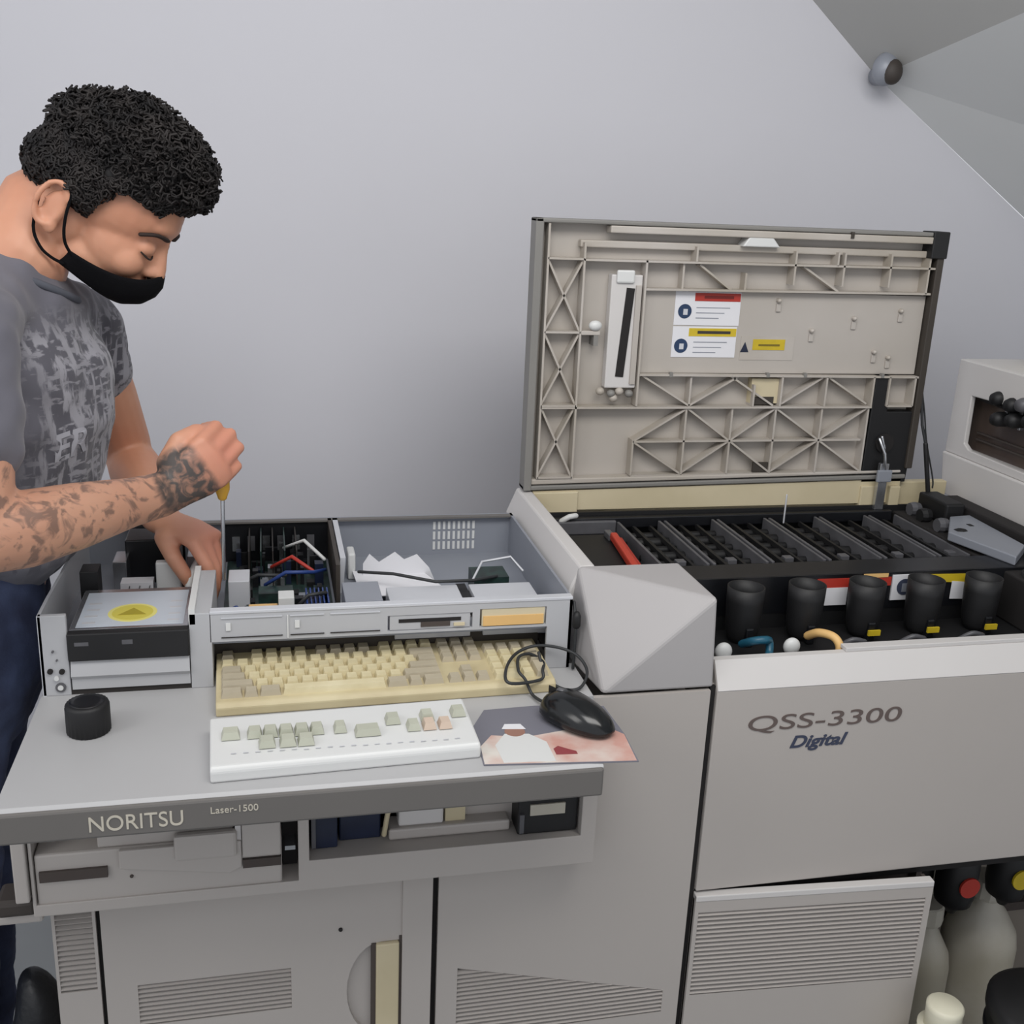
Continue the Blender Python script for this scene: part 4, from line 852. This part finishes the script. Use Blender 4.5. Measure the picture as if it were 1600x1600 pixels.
base = mix(noise(9, .35, .65), lin((206, 152, 124)), lin((196, 138, 110)))
base = mix(mul(sep.outputs[2], .55), base, lin((206, 128, 112)))
base = mix(mul(sep.outputs[0], .45), base, lin((168, 140, 122)))
base = mix(mul(sep.outputs[0], noise(34, .50, .60, 5, 1.5)), base, lin((104, 84, 76)))
base = mix(mul(sep.outputs[1], noise(60, .30, .55, 4, 1.0)), base, lin((66, 60, 58)))
base = mix(mul(sep.outputs[1], .35), base, lin((88, 80, 76)))
Lk(base, bs.inputs['Base Color']); bs.inputs['Roughness'].default_value = .5
bs.inputs['Subsurface Weight'].default_value = .12; bs.inputs['Subsurface Radius'].default_value = (.01, .004, .002); bs.inputs['Subsurface Scale'].default_value = .5
bme.materials.clear(); bme.materials.append(sk)
bo = bpy.data.objects.new('body', bme); COL.objects.link(bo); bo.parent = pr; WM[bo.name] = WM[pr.name].copy()
# nails
for pts, r_, a in L_[3][:2]:
    pass
# eyes: lash line and lid crease, eyebrows
for s in (-1, 1):
    MB().tube(smooth([h(.078, s*.043, -.041), h(.0875, s*.034, -.0455), h(.0885, s*.024, -.045), h(.084, s*.016, -.041)], 4), .0013, 6).build('lash_line', MT['brow'], bo, True)
    MB().tube(smooth([h(.068, s*.052, -.020), h(.081, s*.042, -.0125), h(.0885, s*.028, -.0125), h(.091, s*.013, -.016)], 4), [(.0048, .0026)]*13, 8).build('eyebrow', MT['brow'], bo, True)

# hair: cap plus many short curls
hb = MB()
for c, r in [((-.002, 0, .028), (.091, .084, .086)), ((.050, 0, .052), (.050, .064, .040)), ((-.052, 0, .030), (.054, .068, .060)), ((-.070, 0, -.010), (.046, .062, .042)), ((-.02, .048, -.006), (.058, .034, .030)), ((-.02, -.048, -.006), (.058, .034, .030)), ((.03, 0, .06), (.070, .070, .050))]:
    hb.ell(h(*c), r, H3, 28, 18)
hb.xf(WM[pr.name].inverted()); tme = hb.mesh('hair', MT['hair']); ho = bpy.data.objects.new('hair', tme); COL.objects.link(ho); ho.parent = pr
rm = ho.modifiers.new('r', 'REMESH'); rm.mode = 'VOXEL'; rm.voxel_size = .004; rm.use_smooth_shade = True
sm = ho.modifiers.new('s', 'SMOOTH'); sm.factor = .5; sm.iterations = 5
bpy.context.view_layer.update()
hme = bpy.data.meshes.new_from_object(ho.evaluated_get(bpy.context.evaluated_depsgraph_get())); ho.modifiers.clear(); ho.data = hme; hme.materials.clear(); hme.materials.append(MT['hair'])
WM[ho.name] = WM[pr.name].copy()
HL = [(-.2, -.058), (-.078, -.052), (-.062, -.032), (-.046, -.014), (-.032, -.014), (-.024, -.048), (.000, -.044), (.012, -.012), (.022, .014), (.045, .018), (.07, .014), (.098, .028), (.2, .028)]
def hairline(f):
    for (a, b), (c, d) in zip(HL, HL[1:]):
        if a <= f <= c: return b+(d-b)*(f-a)/(c-a)
    return 0
Hi = HM.inverted()
for v in hme.vertices:
    l = Hi @ (O @ v.co)
    if l.z < hairline(l.x): v.co = O.inverted() @ (HM @ V((l.x*.72, l.y*.70, l.z*.8)))
random.seed(21); cu = MB(); Hi = HM.inverted(); pol = list(hme.polygons); random.shuffle(pol); n_c = 0
for p_ in pol:
    c = O @ p_.center; l = Hi @ c
    if l.z < hairline(l.x)+.003: continue
    nrm = p_.normal; t1 = nrm.orthogonal().normalized(); t2 = nrm.cross(t1); a0 = random.uniform(0, 6.28); rad = random.uniform(.0035, .0065); tw = random.choice((-1, 1)); hgt = random.uniform(.004, .012)*(1.15 if l.z > .04 else .5)
    pts = [c+nrm*(-.002+hgt*k/4+.002)+(t1*math.cos(a0+tw*k*1.25)+t2*math.sin(a0+tw*k*1.25))*rad for k in range(6)]
    cu.tube(pts, random.uniform(.0011, .0019), 5); n_c += 1
    if n_c >= 3600: break
cu.build('curls', MT['hairhi'], ho, True, kind='stuff')

# mask
mk = MB(); NA, NV = 33, 9; fr_ = [(.1035, -.060), (.109, -.076), (.107, -.092), (.098, -.108), (.080, -.121)]
def mask_pt(i, j, out=0):
    f = j/(NV-1)*4; k = min(3, int(f)); g = f-k; Ff = fr_[k][0]*(1-g)+fr_[k+1][0]*g; Uf = fr_[k][1]*(1-g)+fr_[k+1][1]*g
    ph = (i/(NA-1)-.5)*2*math.radians(88); c = math.cos(ph); s = math.sin(ph)
    side_top, side_bot = (.000, -.086), (-.008, -.108); w_ = j/(NV-1)
    Fs = side_top[0]*(1-w_)+side_bot[0]*w_; Us = side_top[1]*(1-w_)+side_bot[1]*w_
    cc = c**.75; U_ = Us*(1-c**1.1)+Uf*c**1.1-(.010*math.sin(2*abs(ph))*(1-w_))
    return h(Fs+(Ff-Fs)*cc+out*c, s*(.067-.010*w_+out), U_-(.004*w_*out*100))
for lay in (0, .002):
    pass
vs = [mask_pt(i, j, .003) for i in range(NA) for j in range(NV)]
mk.add(vs, [(i*NV+j, (i+1)*NV+j, (i+1)*NV+j+1, i*NV+j+1) for i in range(NA-1) for j in range(NV-1)])
mo = mk.build('face_mask', MT['mask'], pr, True); so = mo.modifiers.new('thick', 'SOLIDIFY'); so.thickness = .003; so.offset = 0
for s in (-1, 1):
    MB().tube(smooth([h(.014, s*.068, -.090), h(.002, s*.075, -.080), h(-.006, s*.079, -.066), h(-.012, s*.083, -.046), h(-.020, s*.080, -.022), h(-.036, s*.083, -.010), h(-.052, s*.080, -.030)], 4), .0020, 6).build('ear_loop', MT['mask'], mo, True)
    MB().tube(smooth([h(.008, s*.066, -.106), h(-.006, s*.072, -.106), h(-.022, s*.079, -.100), h(-.040, s*.081, -.082), h(-.054, s*.078, -.040)], 4), .0022, 6).build('ear_loop', MT['mask'], mo, True)

# t-shirt
st = MB()
st.tube([V((-.333, 1.55, 1.420)), V((-.340, 1.55, 1.36)), V((-.345, 1.55, 1.28)), V((-.362, 1.545, 1.19)), V((-.374, 1.54, 1.135))],
        [(.115, .085), (.168, .122), (.172, .132), (.162, .124), (.154, .118)], 30, flat=(1, -.30, .1))
st.tube([SR+V((-.005, .05, .012)), V((-.322, 1.55, 1.432)), SL+V((-.012, -.05, .012))], [(.058, .062), (.070, .066), (.056, .060)], 20)
st.tube([SR+V((0, .012, 0)), lerp(SR, ER, .25), lerp(SR, ER, .55)], [(.064, .066), (.063, .060), (.066, .058)], 22, flat=(1, 0, 0))
st.tube([SL, lerp(SL, EL, .18), lerp(SL, EL, .30)], [(.058, .060), (.058, .056), (.060, .056)], 20, flat=(1, 0, 0))
NA_ = (h(-.070, 0, -.075)-V((-.33, 1.55, 1.425))).normalized(); NK = V((-.312, 1.551, 1.447)); N1 = NA_.orthogonal().normalized(); N2 = NA_.cross(N1)
st.lathe([(.085, -.05), (.078, -.02), (.070, .004), (.02, .004)], NK, 28, Matrix((N1, N2, NA_)).transposed().to_4x4())
st.xf(WM[pr.name].inverted()); so_ = bpy.data.objects.new('t_shirt', st.mesh('t_shirt', None)); COL.objects.link(so_)
rm = so_.modifiers.new('r', 'REMESH'); rm.mode = 'VOXEL'; rm.voxel_size = .006; rm.use_smooth_shade = True
sm = so_.modifiers.new('s', 'SMOOTH'); sm.factor = .5; sm.iterations = 7
tx = bpy.data.textures.new('folds', 'CLOUDS'); tx.noise_scale = .06; tx.noise_depth = 1
dp = so_.modifiers.new('d', 'DISPLACE'); dp.texture = tx; dp.strength = .020; dp.mid_level = .5
bpy.context.view_layer.update()
sme = bpy.data.meshes.new_from_object(so_.evaluated_get(bpy.context.evaluated_depsgraph_get())); so_.modifiers.clear(); so_.data = sme; sme.name = 't_shirt'
so_.parent = pr; WM[so_.name] = WM[pr.name].copy()
cl = bpy.data.materials.new('printed_grey_cotton'); cl.use_nodes = True; nt = cl.node_tree; bs = nt.nodes['Principled BSDF']; N_ = nt.nodes.new; Lk = nt.links.new
tc = N_('ShaderNodeTexCoord'); mp = N_('ShaderNodeMapping'); mp.inputs['Scale'].default_value = (1.4, 1.4, .32); Lk(tc.outputs['Object'], mp.inputs[0])
def nz(src, scale, lo, hi, det=5):
    n = N_('ShaderNodeTexNoise'); n.inputs['Scale'].default_value = scale; n.inputs['Detail'].default_value = det; Lk(src, n.inputs['Vector'])
    m = N_('ShaderNodeMapRange'); m.inputs[1].default_value = lo; m.inputs[2].default_value = hi; Lk(n.outputs['Fac'], m.inputs[0]); return m.outputs[0]
sx_ = N_('ShaderNodeSeparateXYZ'); Lk(tc.outputs['Object'], sx_.inputs[0])
def rng(src, a, b):
    m = N_('ShaderNodeMapRange'); m.inputs[1].default_value = a; m.inputs[2].default_value = b; Lk(src, m.inputs[0]); return m.outputs[0]
zone = mul(mul(rng(sx_.outputs['X'], .125, .17), rng(sx_.outputs['Z'], 1.07, 1.12)), mul(rng(sx_.outputs['Y'], -.13, -.09), rng(sx_.outputs['Z'], 1.43, 1.38)))
ink = N_('ShaderNodeMath'); ink.operation = 'MAXIMUM'; Lk(nz(mp.outputs[0], 58, .49, .57), ink.inputs[0])
mp2 = N_('ShaderNodeMapping'); mp2.inputs['Scale'].default_value = (.5, .5, 1.6); Lk(tc.outputs['Object'], mp2.inputs[0]); Lk(mul(nz(mp2.outputs[0], 80, .53, .60, 3), .8), ink.inputs[1])
bcol = mix(nz(tc.outputs['Object'], 5, .35, .65), lin((104, 103, 112)), lin((90, 89, 98)))
bcol = mix(mul(zone, .45), bcol, lin((62, 61, 68)))
bcol = mix(mul(zone, ink.outputs[0]), bcol, lin((148, 147, 154)))
Lk(bcol, bs.inputs['Base Color']); bs.inputs['Roughness'].default_value = .9; bs.inputs['Sheen Weight'].default_value = .2
sme.materials.clear(); sme.materials.append(cl)
MB().tube([NK+NA_*.004+(N1*math.cos(a)*.070+N2*math.sin(a)*.068) for a in [2*PI*i/24 for i in range(25)]], .0055, 8).build('collar', mat('collar_rib', (84, 87, 96), .9), so_, True)

# lettering printed across the chest, laid on the cloth
cn = V((.88, -.47, 0)).normalized(); cr = V((.47, .88, 0)).normalized(); Oi = O.inverted()
cu_ = bpy.data.curves.new('lettering', 'FONT'); cu_.body = 'ER'; cu_.size = .052; cu_.offset = .0010
tt = bpy.data.objects.new('lettering', cu_); COL.objects.link(tt); bpy.context.view_layer.update()
tme = bpy.data.meshes.new_from_object(tt.evaluated_get(bpy.context.evaluated_depsgraph_get())); bpy.data.objects.remove(tt)
org = V((-.245, 1.42, 1.232))
for v in tme.vertices:
    q = org+cr*v.co.x+V((0, 0, 1))*(v.co.y+v.co.x*.10)+cn*.25; ok, loc_, nn, ii = so_.ray_cast(Oi @ q, -cn)
    v.co = (loc_+cn*.0012) if ok else (Oi @ (q-cn*.25))
tme.materials.clear(); tme.materials.append(mat('pale_shirt_print', (168, 168, 176), .9)); lo = bpy.data.objects.new('lettering', tme); COL.objects.link(lo); lo.parent = so_

# jeans and shoes
jn = MB()
jn.tube([V((-.425, 1.525, 1.06)), V((-.428, 1.525, 1.0)), V((-.435, 1.525, .93)), V((-.445, 1.525, .88))], [(.148, .112), (.155, .115), (.165, .118), (.160, .110)], 28, flat=(1, -.1, 0))
for yy, kx in ((1.455, -.470), (1.605, -.475)):
    jn.tube([V((-.445, yy, .90)), V((-.462, yy-.005, .72)), V((kx, yy-.01, .50)), V((kx-.02, yy-.01, .30)), V((kx-.03, yy-.01, .07))], [(.086, .090), (.078, .084), (.064, .068), (.060, .064), (.062, .064)], 22, flat=(1, 0, 0))
jn.xf(WM[pr.name].inverted()); jo = bpy.data.objects.new('jeans', jn.mesh('jeans', MT['navyf'])); COL.objects.link(jo); jo.parent = pr; WM[jo.name] = WM[pr.name].copy()
rm = jo.modifiers.new('r', 'REMESH'); rm.mode = 'VOXEL'; rm.voxel_size = .008; rm.use_smooth_shade = True
sm = jo.modifiers.new('s', 'SMOOTH'); sm.factor = .5; sm.iterations = 6
tx2 = bpy.data.textures.new('creases', 'CLOUDS'); tx2.noise_scale = .06
dp = jo.modifiers.new('d', 'DISPLACE'); dp.texture = tx2; dp.strength = .018
for yy, kx in ((1.445, -.49), (1.595, -.495)):
    MB().tube([V((kx-.05, yy, .045)), V((kx+.02, yy, .048)), V((kx+.10, yy, .035)), V((kx+.17, yy, .026))], [(.036, .043), (.040, .048), (.046, .034), (.040, .024)], 18, flat=(0, 0, 1)).build('shoe', MT['shoe'], pr, True)

# screwdriver in the fist
e1, e2, e3 = R_[:3]
top = WR+e1*.098-e3*.026
ax_ = (V((-.066, 1.475, 1.06))-top).normalized()
sd = thing('screwdriver', 'amber-handled screwdriver gripped upright in the tattooed fist', 'screwdriver', tuple(V((-.066, 1.475, 1.045))))
MB().tube([top-ax_*.012, top, top+ax_*.03, top+ax_*.058, top+ax_*.068], [.008, .0105, .0105, .0105, .007], 10).build('handle', MT['amber'], sd, True)
MB().tube([top+ax_*.064, V((-.066, 1.475, 1.05))], .0028, 8).build('shaft', MT['steel'], sd, True)
